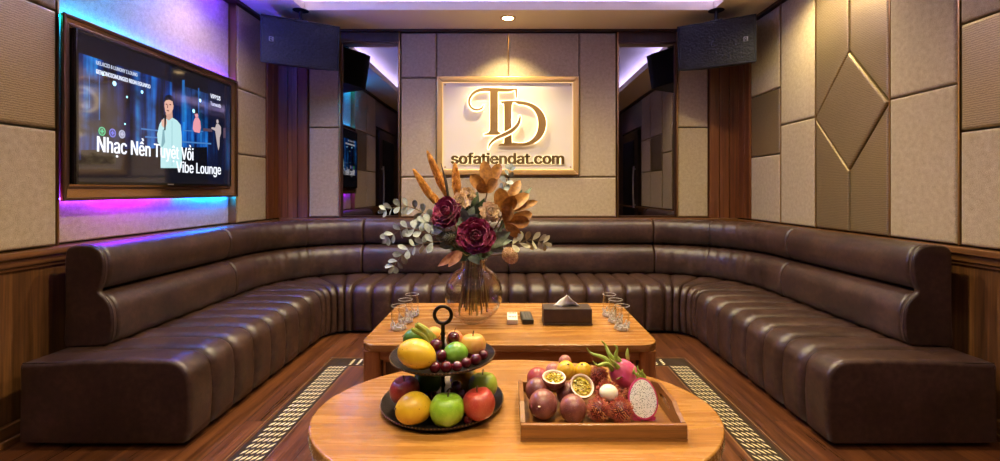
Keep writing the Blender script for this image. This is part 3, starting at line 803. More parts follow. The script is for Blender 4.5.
def letter(name, polys, depth, base, mat, halo):
    mb = curve_mb(poly_curve(polys), None, None, depth); mb.v = [tuple(BACKWALL @ Vector((x, y, z+base+.014))) for x, y, z in mb.v]
    o = obj(name, mb, mat, sign, smooth=False)
    h = curve_mb(poly_curve(polys, .007), None, None, .008); h.v = [tuple(BACKWALL @ Vector((x, y, z+base-.010+.014))) for x, y, z in h.v]
    obj('light_edge', h, halo, o, smooth=False)
HALO = emis('letter_backlight', '#ffe0a0', 3.)
letter('letter_t', [Tstem], .012, .022, M['letter'], HALO)
letter('letter_t_bar', [Tbar], .012, .0225, M['letter'], HALO)
letter('letter_t_serif', [Tend], .012, .0222, M['letter'], HALO)
letter('letter_d', [lg(Dout, 5), lg(Din, 5)], .012, .023, M['letter'], HALO)
letter('swash', [Swash], .012, .045, M['letter'], HALO)
mb = text_shape('sofatiendat.com', 1.048, None, .010, .018)
embolden(mb, .0045)
kx = .103/max(v[1] for v in mb.v)
mb.v = [tuple(BACKWALL @ Vector((x-.527, y*kx+.105, z+.024))) for x, y, z in mb.v]
tx = obj('lettering', mb, M['signtext'], sign, smooth=False)
mb = text_shape('sofatiendat.com', 1.048, None, .004, .026)
embolden(mb, .006)
mb.v = [tuple(BACKWALL @ Vector((x-.527, y*kx+.105, z+.018))) for x, y, z in mb.v]
obj('light_edge', mb, emis('lettering_backlight', '#ffdf9c', 1.6), tx, smooth=False)
# LED line inside the frame washing the panel
m = MB(); rim(m, -SW/2+.052, SW/2-.052, .052, SH-.052, .004, .016, .020, BACKWALL, 0); obj('led_strip', m, emis('sign_frame_led', '#ffd08a', .9), sign, smooth=False)

# ------------------------------------------------------------------ corner loudspeakers hung from the ceiling
def speaker(sg, nm):
    a = Vector((sg*1.94, 3.60, 0)); b = Vector((sg*1.424, 3.89, 0))
    W = (b-a).length; H = .365
    ang = math.atan2((b-a).y, (b-a).x) if sg < 0 else math.atan2((a-b).y, (a-b).x)
    mid = (a+b)/2; SZ = 2.135
    t = thing('loudspeaker', f'wide black loudspeaker with mesh grille in the {nm} back corner under the ceiling', 'speaker', (mid.x, mid.y, SZ), 'corner loudspeakers', ang)
    # nods down toward the seats: everything but the bracket turns about the hanging point
    ti = Matrix.Translation((0, .10, H)) @ Matrix.Rotation(math.radians(11), 4, 'X') @ Matrix.Translation((0, -.10, -H))
    # local: x along the face, y into the cabinet, z up
    m = MB(); p = [(-W/2, .012), (W/2, .012), (W/2, .07), (W/2-.13, .30), (-W/2+.13, .30), (-W/2, .07)]
    if sg > 0: p = p
    m.prism(p, 0, H, .012, 2); m.xf(ti); obj('cabinet', m, M['spk'], t)
    m = MB(); m.box(-W/2+.012, W/2-.012, .0, .014, .012, H-.012, .005); m.xf(ti); obj('grille', m, M['grille'], t)
    m = MB()
    for bx in ((-W/2, W/2, 0, .011), (-W/2, W/2, H-.011, H)): m.box(bx[0], bx[1], -.003, .03, bx[2], bx[3], .003)
    for bx in ((-W/2, -W/2+.011), (W/2-.011, W/2)): m.box(bx[0], bx[1], -.003, .03, .011, H-.011, .003)
    m.xf(ti); obj('rim', m, M['spk'], t)
    bx = -W/2+.075 if sg < 0 else W/2-.075
    m = MB(); m.box(bx-.016, bx+.016, -.004, .002, H*.46, H*.46+.036, .002); m.xf(ti); bd = obj('badge', m, M['silver'], t)
    mb = text_shape('R', .020, .026, .001, .03); mb.v = [tuple(BACKWALL @ Vector((x+bx-.010, y+H*.46+.005, z+.0042))) for x, y, z in mb.v]; mb.xf(ti); obj('badge_letter', mb, M['dgrey'], bd, smooth=False)
    m = MB(); m.lathe([(0, 0), (.022, 0), (.022, .02), (.014, .03), (.014, .085), (.02, .09), (.062, .098), (.064, .112), (.0, .112)], 24, (-.0 if sg < 0 else 0, .10, H)); m.box(-.05, .05, .07, .13, H+.001, H+.012, .004)
    m.v = [(x, y, min(z, ZC-SZ-.0005)) for x, y, z in m.v]
    obj('ceiling_bracket', m, M['black'], t)
speaker(-1, 'left'); speaker(1, 'right')
# ------------------------------------------------------------------ tables
def rrect(x0, x1, y0, y1, r, n=8):
    out = []
    for cx, cy, a0 in ((x1-r, y0+r, -PI/2), (x1-r, y1-r, 0), (x0+r, y1-r, PI/2), (x0+r, y0+r, PI)):
        for k in range(n+1):
            a = a0+k/n*PI/2; out.append((cx+r*math.cos(a), cy+r*math.sin(a)))
    return out
TZ = .42
ct = thing('coffee_table', 'rectangular teak coffee table with rounded corners, in front of the sofa', 'table', (.005, 2.395, 0))
m = MB(); m.prism(rrect(-.665, .665, -.375, .375, .085), TZ-.034, TZ, .005, 3); obj('tabletop', m, M['table'], ct)
for sx in (-1, 1):
    for sy2 in (-1, 1):
        m = MB(); m.prism(rrect(*sorted((sx*.652, sx*.577)), *sorted((sy2*.362, sy2*.30)), .02, 4), 0, TZ-.0345, 0); obj('leg', m, M['tablev'], ct)
for sy2 in (-1, 1):
    m = MB(); m.box(-.576, .576, sy2*.352, sy2*.335, TZ-.075, TZ-.0345); obj('apron', m, M['drum'], ct, smooth=False)
    m = MB(); m.box(-.576, .576, sy2*.325, sy2*.312, .03, TZ-.076); pn = obj('front_panel', m, M['wainscot'], ct, smooth=False)
    for x0, x1 in ((-.565, -.005), (.005, .565)):
        m = MB(); ya = sy2*.327; yb = sy2*.333
        for b in ((x0, x1, TZ-.092, TZ-.082), (x0, x1, .05, .06), (x0, x0+.01, .061, TZ-.093), (x1-.01, x1, .061, TZ-.093)): m.box(b[0], b[1], ya, yb, b[2], b[3])
        obj('panel_moulding', m, M['tablev'], pn, smooth=False)
for sx in (-1, 1):
    m = MB(); m.box(sx*.64, sx*.625, -.299, .299, .03, TZ-.0345); obj('side_panel', m, M['tablev'], ct, smooth=False)

OZ = .44; OX, OY = .022, 1.385
ot = thing('oval_table', 'oval teak coffee table on a drum base, in the front, carrying the fruit', 'table', (OX, OY, 0))
def oval(a, b, n=96): return [(a*math.cos(2*PI*k/n), b*math.sin(2*PI*k/n)) for k in range(n)]
m = MB(); m.prism(oval(.600, .408), OZ-.040, OZ, .007, 3); obj('tabletop', m, M['table'], ot)
m = MB(); m.prism(oval(.582, .39), OZ-.055, OZ-.0405); obj('shadow_gap', m, M['rearwood'], ot)
m = MB(); m.prism(oval(.590, .398), 0, OZ-.0555); obj('drum_base', m, M['drum'], ot)

# ------------------------------------------------------------------ fruit
def rnd(a, b): return R.uniform(a, b)
def skin(name, stops, axis='noise', scale=3, rough=.32, speck=None, bumpamt=.05, coat=.15, sss=.08, sz=None):
    t = NT(name); t.set(Specular_IOR_Level=.5, Coat_Weight=coat, Coat_Roughness=.2, Roughness=rough, Subsurface_Weight=sss, Subsurface_Scale=.008)
    v = t.coord(sz or (1, 1, 1)); n = t.noise(v, scale, 4, .55, .3)
    c = t.ramp(n, stops)
    if speck:
        sc, th, col = speck; d = t.voro(v, sc); c = t.mix(t.ramp(d, [(th, 1.), (th+.06, 0.)]), c, col)
    t.color(c); t.bump(t.noise(v, 160, 2), bumpamt, .001); return t.m
M['green_apple'] = skin('green_apple_skin', [(.3, '#6f9a1c'), (.55, '#8fb82e'), (.75, '#a9c84a')], scale=22, speck=(260, .12, '#c9d98a'))
M['lime'] = skin('lime_green_skin', [(.3, '#5f8f22'), (.6, '#7fab35'), (.8, '#95b94a')], scale=20)
M['green_mango'] = skin('green_mango_skin', [(.3, '#3f6a22'), (.6, '#5f8a2c'), (.8, '#86a03a')], scale=14)
M['yg_apple'] = skin('yellow_green_apple_skin', [(.3, '#8aa62b'), (.6, '#b3bf45'), (.8, '#c9c65e')], scale=18)
M['red_apple'] = skin('red_apple_skin', [(.25, '#7e1d1c'), (.5, '#a03429'), (.68, '#b0553a'), (.85, '#c08a4a')], scale=9, speck=(260, .12, '#d8a080'), sz=(1.6, 1.6, .35))
M['blush_apple'] = skin('blush_apple_skin', [(.3, '#d89a3e'), (.5, '#dca652'), (.65, '#cf7a45'), (.8, '#bd5036')], scale=10, sz=(1.2, 1.2, .6))
M['mango'] = skin('yellow_mango_skin', [(.3, '#cc9a16'), (.55, '#dcb226'), (.8, '#e6c544')], scale=14, speck=(70, .07, '#7a4a12'), rough=.38)
M['peach'] = skin('peach_skin', [(.3, '#dd9a4a'), (.55, '#d9814a'), (.75, '#c2543c')], scale=14, rough=.6, coat=0)
M['apricot'] = skin('orange_apricot_skin', [(.3, '#dd962e'), (.6, '#e6a640'), (.8, '#e8b45c')], scale=14, rough=.55, coat=0)
M['cherry'] = skin('dark_cherry_skin', [(.3, '#3c0610'), (.55, '#5e0d18'), (.75, '#7c1822')], scale=30, rough=.14, coat=.5)
M['stalk'] = plain('brown_stalk', '#4a3420', .7)
M['banana'] = skin('greenish_banana_skin', [(.3, '#8ea232'), (.6, '#b5b53c'), (.8, '#cdbd4a')], scale=20)
M['passion'] = skin('purple_passionfruit_skin', [(.3, '#582826'), (.5, '#7d433a'), (.68, '#985c4a'), (.82, '#b0785f')], scale=24, speck=(220, .12, '#b58a78'), rough=.38)
M['redfruit'] = skin('rosy_red_fruit_skin', [(.3, '#8e2a2c'), (.55, '#a94440'), (.8, '#be6a58')], scale=16)
M['rind'] = plain('pale_passionfruit_pith', '#e6c9b4', .6, sss=.1)
M['pulp'] = skin('yellow_passionfruit_pulp', [(.3, '#8f7a14'), (.5, '#c0a42c'), (.75, '#d8c85a')], scale=120, rough=.2, coat=.4)
M['seed'] = plain('dark_green_seeds', '#4c4a12', .3)
M['yellowfruit'] = skin('golden_yellow_fruit_skin', [(.3, '#d4a21c'), (.6, '#e0b430'), (.8, '#e8c552')], scale=20, speck=(180, .07, '#a88420'))
M['dusty'] = skin('dusty_pink_fruit_skin', [(.3, '#9a5a50'), (.6, '#b5776a'), (.8, '#c99484')], scale=30, speck=(260, .14, '#e0b8a4'))
M['ramb'] = skin('rambutan_skin', [(.3, '#47100e'), (.6, '#631a15'), (.8, '#7a2a20')], scale=60, rough=.5)
M['hair'] = skin('rambutan_hairs', [(.3, '#7d2219'), (.5, '#a8452c'), (.66, '#c48a50')], scale=40, rough=.6, coat=0)
M['lychee'] = plain('translucent_white_flesh', '#efe3cf', .3, sss=.4, coat=.3)
M['dragon'] = skin('pink_pitaya_skin', [(.3, '#bd3a64'), (.55, '#d65a80'), (.8, '#e08a9e')], scale=16)
M['dragonleaf'] = skin('green_pitaya_scales', [(.3, '#7f9a35'), (.6, '#a5b24e'), (.8, '#c7b868')], scale=26, coat=0, rough=.5)
M['dragonrind'] = plain('magenta_pitaya_rind', '#c4326a', .4, sss=.1)
def dflesh():
    t = NT('white_pitaya_flesh_with_seeds'); t.set(Roughness=.3, Subsurface_Weight=.2, Subsurface_Scale=.01)
    v = t.coord(); d = t.voro(v, 230); d2 = t.voro(v, 300)
    c = t.mix(t.ramp(d, [(.23, 1.), (.28, 0.)]), '#f6f0ee', '#191417'); t.color(t.mix(t.ramp(d2, [(.2, 1.), (.25, 0.)]), c, '#191417')); return t.m
M['dflesh'] = dflesh()
def rotz(*a): return Euler(a).to_matrix()
def spot(px, py, r, zb):
    """where a fruit seen here, of apparent radius r, rests on a surface of height zb"""
    s = (py-190+r)/(1.1-zb); d = 460/s
    return Vector(((px-508.5)/460*d, d, zb)), r/s
def apple_prof(d):
    # dimples top and bottom, slight taper, five faint lobes
    z = d.z; k = 1-.16*max(0, (z-.70)/.30)**1.5*1.9-.10*max(0, (-z-.80)/.20)**1.5*1.6
    k *= 1+.02*math.cos(5*math.atan2(d.y, d.x))*(abs(z))
    return k*(1+.04*z)
def fruit(kind, name, label, cat, group, px, py, r, zb, mat, up=None, lift=0, d=None, tilt=(0, 0, 0), squash=1., stalk=True, stretch=(1, 1)):
    if d is None: p, rad = spot(px, py, r, zb)
    else:
        s = 460/d; rad = r/s; p = Vector(((px-508.5)/s, d, 1.1-(py-190)/s-rad*squash))
    t = thing(name, label, cat, (p.x, p.y, p.z+lift), group)
    rot = rotz(*tilt); m = MB(); c = (0, 0, rad*squash)
    if kind == 'apple':
        m.ball(c, (rad, rad, rad*squash), 32, 24, rot, apple_prof); 
        obj('flesh', m, M[mat], t, angle=80)
        if stalk:
            b = Vector(c); up_ = rot @ Vector((0, 0, 1)); sd = rot @ Vector((1, 0, 0))
            m = MB(); m.tube([b+up_*rad*squash*.66, b+up_*rad*squash*.9+sd*.001, b+up_*rad*squash*1.12+sd*.005], [.0022, .0018, .0024], 6); obj('stalk', m, M['stalk'], t)
    elif kind == 'mango':
        m.ball(c, (rad*stretch[0], rad*stretch[1], rad*squash), 32, 20, rot, lambda d: 1+.10*d.x+.05*math.sin(2.2*d.x+1)*d.z-.03*d.y*d.x)
        obj('flesh', m, M[mat], t, angle=80)
        e = rot @ Vector((-rad*stretch[0]*.93, 0, rad*.12)); e2 = rot @ Vector((-rad*stretch[0]*.965, 0, rad*.15))
        if stalk: m = MB(); m.tube([Vector(c)+e, Vector(c)+e2], [.004, .003], 8); obj('stalk', m, M['stalk'], t)
    elif kind == 'round':
        m.ball(c, (rad*stretch[0], rad*stretch[1], rad*squash), 28, 18, rot, lambda d: 1+.015*math.sin(3*d.x+2*d.y+px))
        o = obj('flesh', m, M[mat], t, angle=80)
        if stalk:
            e = rot @ Vector((0, 0, rad*squash)); m = MB(); m.ball(Vector(c)+e*.99, (.0042, .0042, .002), 10, 6); obj('stem_scar', m, M['rind' if mat == 'passion' else 'stalk'], t)
    elif kind == 'cherry':
        m.ball(c, (rad*stretch[0], rad*stretch[1], rad*squash), 22, 14, rot, lambda d: 1-.10*max(0, d.z-.75)*3)
        obj('flesh', m, M[mat], t, angle=80)
        if stalk:
            e = rot @ Vector((0, 0, rad*squash)); m = MB(); m.tube([Vector(c)+e*.86, Vector(c)+e*1.25+Vector((.002, 0, 0)), Vector(c)+e*1.7+Vector((.006, 0, 0))], .0009, 5); obj('stalk', m, M['stalk'], t)
    return t

# two-tier fruit stand
FX, FY = -.2025, 1.42
fs = thing('fruit_stand', 'two-tier dark metal fruit stand with ring handle on the oval table', 'fruit stand', (FX, FY, OZ))
m = MB(); m.lathe([(0, .0012), (.10, .0012), (.135, .003), (.165, .008), (.183, .018), (.1865, .0185), (.186, .014), (.168, .003), (.137, .0), (0, .0)], 64); lp = obj('lower_plate', m, M['darkmetal'], fs)
UZ = .136
m = MB(); m.lathe([(0, .0042), (.08, .0042), (.115, .006), (.14, .011), (.1565, .019), (.160, .0195), (.1595, .015), (.143, .006), (.117, .001), (0, .0)], 64, (0, 0, UZ)); up = obj('upper_plate', m, M['darkmetal'], fs)
def beads(mb, r, z, n, q):
    for k in range(n):
        a = 2*PI*k/n; mb.ball((r*math.cos(a), r*math.sin(a), z), q, 6, 4)
m = MB(); beads(m, .186, .0185, 110, .0026); obj('beaded_rim', m, M['rim_highlight'], lp)
m = MB(); beads(m, .1595, UZ+.0195, 96, .0024); obj('beaded_rim', m, M['rim_highlight'], up)
m = MB(); m.lathe([(.010, .0013), (.010, .012), (.006, .02), (.006, .05), (.009, .06), (.006, .07), (.006, .11), (.012, .128), (.012, UZ)], 16)
m.lathe([(.012, UZ+.0045), (.010, UZ+.015), (.0062, UZ+.03), (.0062, UZ+.075), (.0085, UZ+.08), (.0062, UZ+.086), (.0062, UZ+.108), (.0075, UZ+.112)], 16); obj('stem', m, M['darkmetal'], fs)
m = MB(); m.tube([(.0262*math.cos(2*PI*k/28), 0, UZ+.1385+.0262*math.sin(2*PI*k/28)) for k in range(28)], .0058, 10, closed=True); obj('ring_handle', m, M['darkmetal'], fs)

zl = OZ+.0035
G1, G2 = 'fruit on the lower plate of the stand', 'fruit on the upper plate of the stand'
fruit('mango', 'mango', 'yellow mango at the front left of the lower plate of the stand', 'mango', G1, 412, 408, 16, zl+.007, 'mango', squash=.95, stretch=(1.15, 1.0), tilt=(0, .1, .5))
fruit('apple', 'apple', 'bright green apple at the front middle of the lower stand plate', 'apple', G1, 447, 409, 17.5, zl, 'green_apple', tilt=(-.08, .05, 0), squash=.97)
fruit('apple', 'apple', 'large red apple at the front right of the lower stand plate', 'apple', G1, 479, 403.5, 16.4, zl+.010, 'red_apple', tilt=(-.12, -.12, .8), squash=.98)
fruit('apple', 'apple', 'dull red apple behind the yellow mango on the lower stand plate', 'apple', G1, 405, 390, 15, zl, 'red_apple', tilt=(-.12, -.12, 2.2), squash=.95)
fruit('apple', 'apple', 'yellowish green apple behind the red apple on the lower stand plate', 'apple', G1, 483, 385, 14.5, zl, 'yg_apple', tilt=(-.12, .1, 1.), squash=.96)
fruit('mango', 'mango', 'green mango at the back left of the lower stand plate', 'mango', G1, 426, 382.5, 13, zl, 'green_mango', stretch=(1.12, 1), tilt=(0, 0, .3), squash=1.05)
fruit('mango', 'mango', 'yellow mango at the back right of the lower stand plate', 'mango', G1, 463, 379, 12.5, zl, 'mango', stretch=(1.2, 1), tilt=(0, 0, -.5), squash=1.)
GC = 'dark cherries on the fruit stand'
for px, py, r, lb in ((428.5, 397, 5.4, 'dark cherry left of the green apple on the lower plate, nearer the mango'), (433.5, 396.5, 5.2, 'dark cherry touching the left shoulder of the bright green apple, lower plate'),
                      (451.5, 393, 5.6, 'dark cherry just behind the bright green apple on the lower plate'), (461.5, 394.5, 5.4, 'dark cherry between green and large red apple, lower plate'),
                      (468.5, 419, 5.6, 'single dark cherry in front of the large red apple, lower plate')):
    fruit('cherry', 'cherry', lb, 'cherry', GC, px, py, r, zl+.002, 'cherry', tilt=(rnd(-.6, .6), rnd(-.6, .6), 0), stalk=False)
fruit('cherry', 'cherry', 'dark cherry piled on two others behind the apples, lower plate', 'cherry', GC, 456.5, 386, 5.6, zl, 'cherry', d=1.395, stalk=False)
zu = OZ+UZ+.0065
fruit('mango', 'mango', 'large yellow mango at the left of the upper stand plate', 'mango', G2, 415, 353, 15.0, zu+.012, 'mango', squash=.95, stretch=(1.33, 1.0), tilt=(0, .32, -.08))
fruit('mango', 'mango', 'small round green mango at the middle of the upper stand plate', 'mango', G2, 454.5, 352, 11.5, zu+.003, 'lime', squash=.9, stretch=(1.08, 1), tilt=(0, .05, .2))
fruit('apple', 'apple', 'yellow apple with red blush at the right of the upper stand plate', 'apple', G2, 473, 344.5, 13, zu, 'blush_apple', tilt=(-.05, .05, 1), squash=.95)
fruit('mango', 'mango', 'dark green mango peeping over the yellow mango, upper stand plate', 'mango', G2, 413, 338.5, 9.5, zu+.002, 'green_mango', d=1.49, stretch=(1.15, 1), tilt=(0, .2, .2))
fruit('round', 'apricot', 'orange apricot left of the stand stem at the back of the upper plate', 'apricot', G2, 433.5, 336.5, 9.5, zu, 'apricot', d=1.50, stalk=False)
fruit('round', 'peach', 'rosy peach right of the stand stem at the back of the upper plate', 'peach', G2, 454.5, 339, 8.5, zu, 'peach', d=1.475, stalk=False)
for px, py, r, d, st, tl, lb, sk in (
        (453.5, 338, 6.3, 1.415, (1, 1), .1, 'dark cherry with stalk on top of the small green mango', True),
        (436, 345, 6.3, 1.385, (1, 1), .3, 'dark cherry below the banana tips on the upper plate', True),
        (441.5, 356, 5.4, 1.335, (1, 1), .2, 'dark oval cherry between mango and small green mango', False),
        (434.8, 367.2, 5.6, None, (1, 1), .2, 'first dark cherry from left along the upper plate front rim', False),
        (446.3, 366.8, 5.8, None, (1, 1), -.3, 'second dark cherry from left along the upper plate front rim', False),
        (457.2, 366.2, 5.2, None, (1, 1), .4, 'third dark cherry from left along the upper plate front rim', False),
        (466.3, 362.8, 5.3, None, (1, 1), .1, 'fourth dark cherry from left along the upper plate front rim', False),
        (475.8, 359.3, 5.8, None, (1, 1), -.2, 'fifth dark cherry from left along the upper plate front rim', False),
        (483.3, 354.6, 5.0, None, (1, 1), .4, 'rightmost dark cherry on the upper plate, below the blushed apple', False),
        (470.3, 353.8, 5.2, None, (1, 1), .7, 'dark cherry tucked between small green mango and blushed apple', False)):
    fruit('cherry', 'cherry', lb, 'cherry', GC, px, py, r, zu+.004, 'cherry', d=d, stretch=st, squash=1.25 if 'oval' in lb else 1, tilt=(tl, tl*.7, 0), stalk=sk)
bn = thing('banana_bunch', 'small greenish banana bunch with tips up behind the yellow mango', 'bananas', (-.244, 1.40, zu+.030), G2)
for k, (tx_, ty_, tz_) in enumerate(((-.055, .03, .058), (-.036, .02, .078), (-.022, .015, .068), (-.045, .035, .070), (-.012, .02, .05))):
    m = MB(); b = Vector((.012, -.005+.006*k, .0)); e = Vector((tx_, ty_, tz_)); mid = (b+e)/2+Vector((.012, 0, .008))
    m.tube(spline([tuple(b), tuple(mid), tuple(e*.93), tuple(e)], 5), [.009, .009, .0095, .0098, .0098, .0098, .0096, .0092, .0085, .0078, .0065, .005, .0035, .003, .0028, .0025][:16], 8); bb = obj('banana', m, M['banana'], bn)
    m = MB(); m.ball(e, .0028, 8, 5); obj('tip', m, M['stalk'], bb)

# ------------------------------------------------------------------ wooden tray of fruit
ty = thing('serving_tray', 'rectangular mahogany serving tray of tropical fruit on the oval table', 'tray', (.251, 1.352, OZ))
wx, wy, th, hh = .219, .146, .012, .052
m = MB(); m.box(-wx, wx, -wy, wy, .0005, .008); obj('base_board', m, M['tray'], ty, smooth=False)
for sg in (-1, 1):
    m = MB(); m.box(-wx, wx, sg*(wy-th), sg*wy, .0085, hh-.008 if sg < 0 else hh-.012, .002); obj('long_rail', m, M['tray'], ty)
    mb = MB(); poly = [(-wy+th+.001, .0085), (wy-th-.001, .0085), (wy-th-.001, hh-.006), (wy-.05, hh+.004), (.06, hh+.016), (-.06, hh+.016), (-wy+.05, hh), (-wy+th+.001, hh-.008)]
    hole = oval(.045, .010, 20)
    inner = [(y, z+hh*.78) for y, z in hole]
    c3 = curve_mb(poly_curve([poly, inner]), None, None, th)
    c3.v = [(sg*wx-(th if sg > 0 else 0)+z, x, y) for x, y, z in c3.v]
    obj('handle_side', c3, M['trayy'], ty, smooth=False)
zt_ = OZ+.0085
G3 = 'fruit in the serving tray'
GP = 'whole purple passionfruits in the tray'
fruit('round', 'passionfruit', 'whole purple passionfruit at the front left corner of the tray', 'passionfruit', GP, 543, 404, 14.3, zt_, 'passion', tilt=(1.15, -.9, 0))
fruit('round', 'passionfruit', 'whole purple passionfruit at the tray front beside the rambutans', 'passionfruit', GP, 573, 408.5, 13.6, zt_, 'passion', tilt=(.9, .4, 0), stalk=False)
fruit('round', 'passionfruit', 'dark purple passionfruit behind the front left one in the tray', 'passionfruit', GP, 537.5, 390, 12, zt_, 'passion', tilt=(.3, .4, 0), stalk=False, d=1.372)
fruit('round', 'passionfruit', 'purple passionfruit half hidden between the two cut halves', 'passionfruit', GP, 568, 394, 11.5, zt_, 'passion', tilt=(.3, .4, 0), stalk=False, d=1.385)
fruit('round', 'plum', 'rosy red plum at the back left corner of the tray', 'plum', G3, 538, 378.5, 11, zt_, 'redfruit', d=1.445, stalk=False)
fruit('round', 'golden_passionfruit', 'left of the two golden yellow fruits at the tray back', 'passionfruit', 'yellow fruits in the tray', 566, 370.5, 9.4, zt_, 'yellowfruit', d=1.44, tilt=(.5, .2, 0), stalk=True)
fruit('round', 'golden_passionfruit', 'right of the two golden yellow fruits at the tray back', 'passionfruit', 'yellow fruits in the tray', 583.3, 371.3, 8.6, zt_, 'yellowfruit', d=1.44, tilt=(.3, -.2, 0), stalk=True)
fruit('round', 'lychee', 'dusty pink speckled lychee behind the left golden fruit', 'lychee', G3, 565, 361.5, 6.3, zt_, 'dusty', d=1.475, stalk=False)
fruit('round', 'lychee', 'dusty pink lychee left of the golden fruits, above the cut passionfruit', 'lychee', G3, 553, 371, 7.8, zt_, 'dusty', d=1.462, stalk=False)
def half_passion(px, py, rpx, d, tilt, label):
    s = 460/d; r = rpx/s; c = at(px, py, d)
    t = thing('halved_passionfruit', label, 'passionfruit', c, 'cut passionfruit halves'); rot = rotz(*tilt).to_4x4()
    m = MB(); pr = [(0, -r*.95)]+[(r*math.sin(a), -r*.95*math.cos(a)) for a in [PI/2*k/10 for k in range(1, 11)]]+[(r*.995, .0025)]
    m.lathe(pr+[(r*.97, .003)], 28, cap=False); m.xf(rot); obj('shell', m, M['passion'], t, angle=60)
    m = MB(); m.lathe([(r*.965, .0031), (r*.84, .0032), (r*.80, -.002), (r*.78, -.006)], 28, cap=False); m.xf(rot); obj('pith', m, M['rind'], t, angle=80)
    m = MB(); m.lathe([(r*.79, -.005), (r*.6, -.002), (0, -.001)], 24, cap=False, fn=lambda p, a: Vector((p.x, p.y, p.z+.0012*math.sin(a*5+p.x*400)))); 
    for k in range(46):
        a = rnd(0, 2*PI); q = r*.70*math.sqrt(rnd(0, 1)); m.ball((q*math.cos(a), q*math.sin(a), .0), (.0042, .0034, .003), 8, 5)
    m.xf(rot); pu = obj('pulp', m, M['pulp'], t, angle=80)
    m = MB()
    for k in range(22):
        a = rnd(0, 2*PI); q = r*.66*math.sqrt(rnd(0, 1)); m.ball((q*math.cos(a), q*math.sin(a), .0022), (.0019, .0014, .0012), 7, 4, Euler((0, 0, rnd(0, 3))).to_matrix())
    m.xf(rot); obj('seeds', m, M['seed'], pu)
half_passion(554, 377.5, 12.0, 1.375, (.22, 0, 0), 'halved passionfruit lying level on the pile, left of the two halves')
half_passion(582, 386, 12.4, 1.345, (.75, .18, 0), 'halved passionfruit tipped toward the front, right of the two halves')
def rambutan(px, py, rpx, label, d=None, flesh=None, zb=None):
    if d is None: p, r = spot(px, py, rpx, zt_)
    else:
        r = rpx*d/460; p = at(px, py, d)-Vector((0, 0, r))
    t = thing('rambutan', label, 'rambutan', p, 'red hairy rambutans in the tray'); c = Vector((0, 0, r)); rb = r*.80
    m = MB(); m.ball(c, rb, 24, 16, None, lambda q: 1+.03*math.sin(9*q.x+7*q.z)); obj('skin', m, M['ramb'], t)
    m = MB(); N = 300; ga = PI*(3-math.sqrt(5))
    for k in range(N):
        z = 1-2*(k+.5)/N; q = math.sqrt(1-z*z); n = Vector((q*math.cos(ga*k), q*math.sin(ga*k), z))
        if flesh and n.dot(Vector(flesh).normalized()) > .62: continue
        a = n.orthogonal().normalized(); b2 = n.cross(a); th2 = rnd(0, 2*PI); w = (a*math.cos(th2)+b2*math.sin(th2))
        L = r*rnd(.28, .44); p0 = c+n*rb*.97; p1 = p0+n*L*.6+w*L*.18; p2 = p0+n*L*.8+w*L*.6
        if p2.z < .001: p2.z = .001
        if p1.z < .001: p1.z = .001
        m.tube([p0, p1, p2], [.0013, .0009, .0003], 4)
    obj('hairs', m, M['hair'], t)
    if flesh:
        f = Vector(flesh).normalized(); m = MB(); m.ball(c+f*rb*.55, (r*.72, r*.66, r*.60), 22, 14); obj('flesh', m, M['lychee'], t)
rambutan(598.5, 410, 11.5, 'red hairy rambutan at the tray front, left of two')
rambutan(621, 411, 12.3, 'red hairy rambutan at the tray front beside the cut dragon fruit')
rambutan(608, 394.5, 13.0, 'half peeled rambutan showing white flesh', d=1.352, flesh=(-.05, -.75, .65))
rambutan(598.5, 375.5, 9.2, 'red rambutan behind the half peeled one', d=1.425)
rambutan(631, 397, 9.0, 'dark red rambutan half hidden behind the cut dragon fruit', d=1.365)
# dragon fruit
p = at(625.5, 376, 1.432); dr = thing('dragon_fruit', 'whole pink dragon fruit with long green scales at the back of the tray', 'dragon fruit', p, G3)
q = rotz(.2, -.72, 0); m = MB(); m.ball((0, 0, 0), (.043, .040, .060), 28, 20, q, lambda d: 1+.05*d.z-.12*max(0, d.z-.6)); obj('body', m, M['dragon'], dr, angle=80)
m = MB(); qm = q
def scale_leaf(mb, base, d1, d2, L, w):
    pts = [base, base+d1*L*.45, base+(d1*.6+d2*.4)*L, base+(d1*.85+d2*.35)*L*1.1]
    c = spline([tuple(x) for x in pts], 5); n = len(c); mb.tube(c, [w*(1-.9*i/(n-1))+.0006 for i in range(n)], 7)
for an, L, sp_ in ((0, .055, .10), (1.2, .07, .05), (2.4, .09, .0), (3.6, .075, .08), (4.8, .06, .10)):
    b = qm @ Vector((.017*math.cos(an), .017*math.sin(an), .052)); d1 = (qm @ Vector((sp_*math.cos(an), sp_*math.sin(an), 1))).normalized(); d2 = (qm @ Vector((math.cos(an), math.sin(an), .5))).normalized()
    m = MB(); scale_leaf(m, b, d1, d2, L*.9, .0085); obj('crown_scale', m, M['dragonleaf'], dr)
m = MB()
for an, z, L in ((.4, .02, .045), (5.4, .01, .05), (4.4, .028, .04), (3.5, -.005, .042), (5.0, -.025, .035), (1.8, .02, .04), (4.7, -.045, .03)):
    rr = .042*math.sqrt(max(.05, 1-(z/.06)**2)); b = qm @ Vector((rr*math.cos(an), rr*math.sin(an), z)); o_ = (qm @ Vector((math.cos(an), math.sin(an), .9))).normalized(); u_ = (qm @ Vector((0, 0, 1)))
    m = MB(); m.leaf(b-o_*.004, u_*.9+o_*.5, o_, L, .020, .2, -.5, 6, 3); obj('scale', m, M['dragonleaf'], dr)
p = at(643, 398.5, 1.312); dh = thing('halved_dragon_fruit', 'halved dragon fruit showing white black-seeded flesh at the tray right', 'dragon fruit', p, G3)
q = rotz(-.34, .03, .03).to_4x4()
m = MB(); vs_a = 44; a_, b_ = .0425, .0555
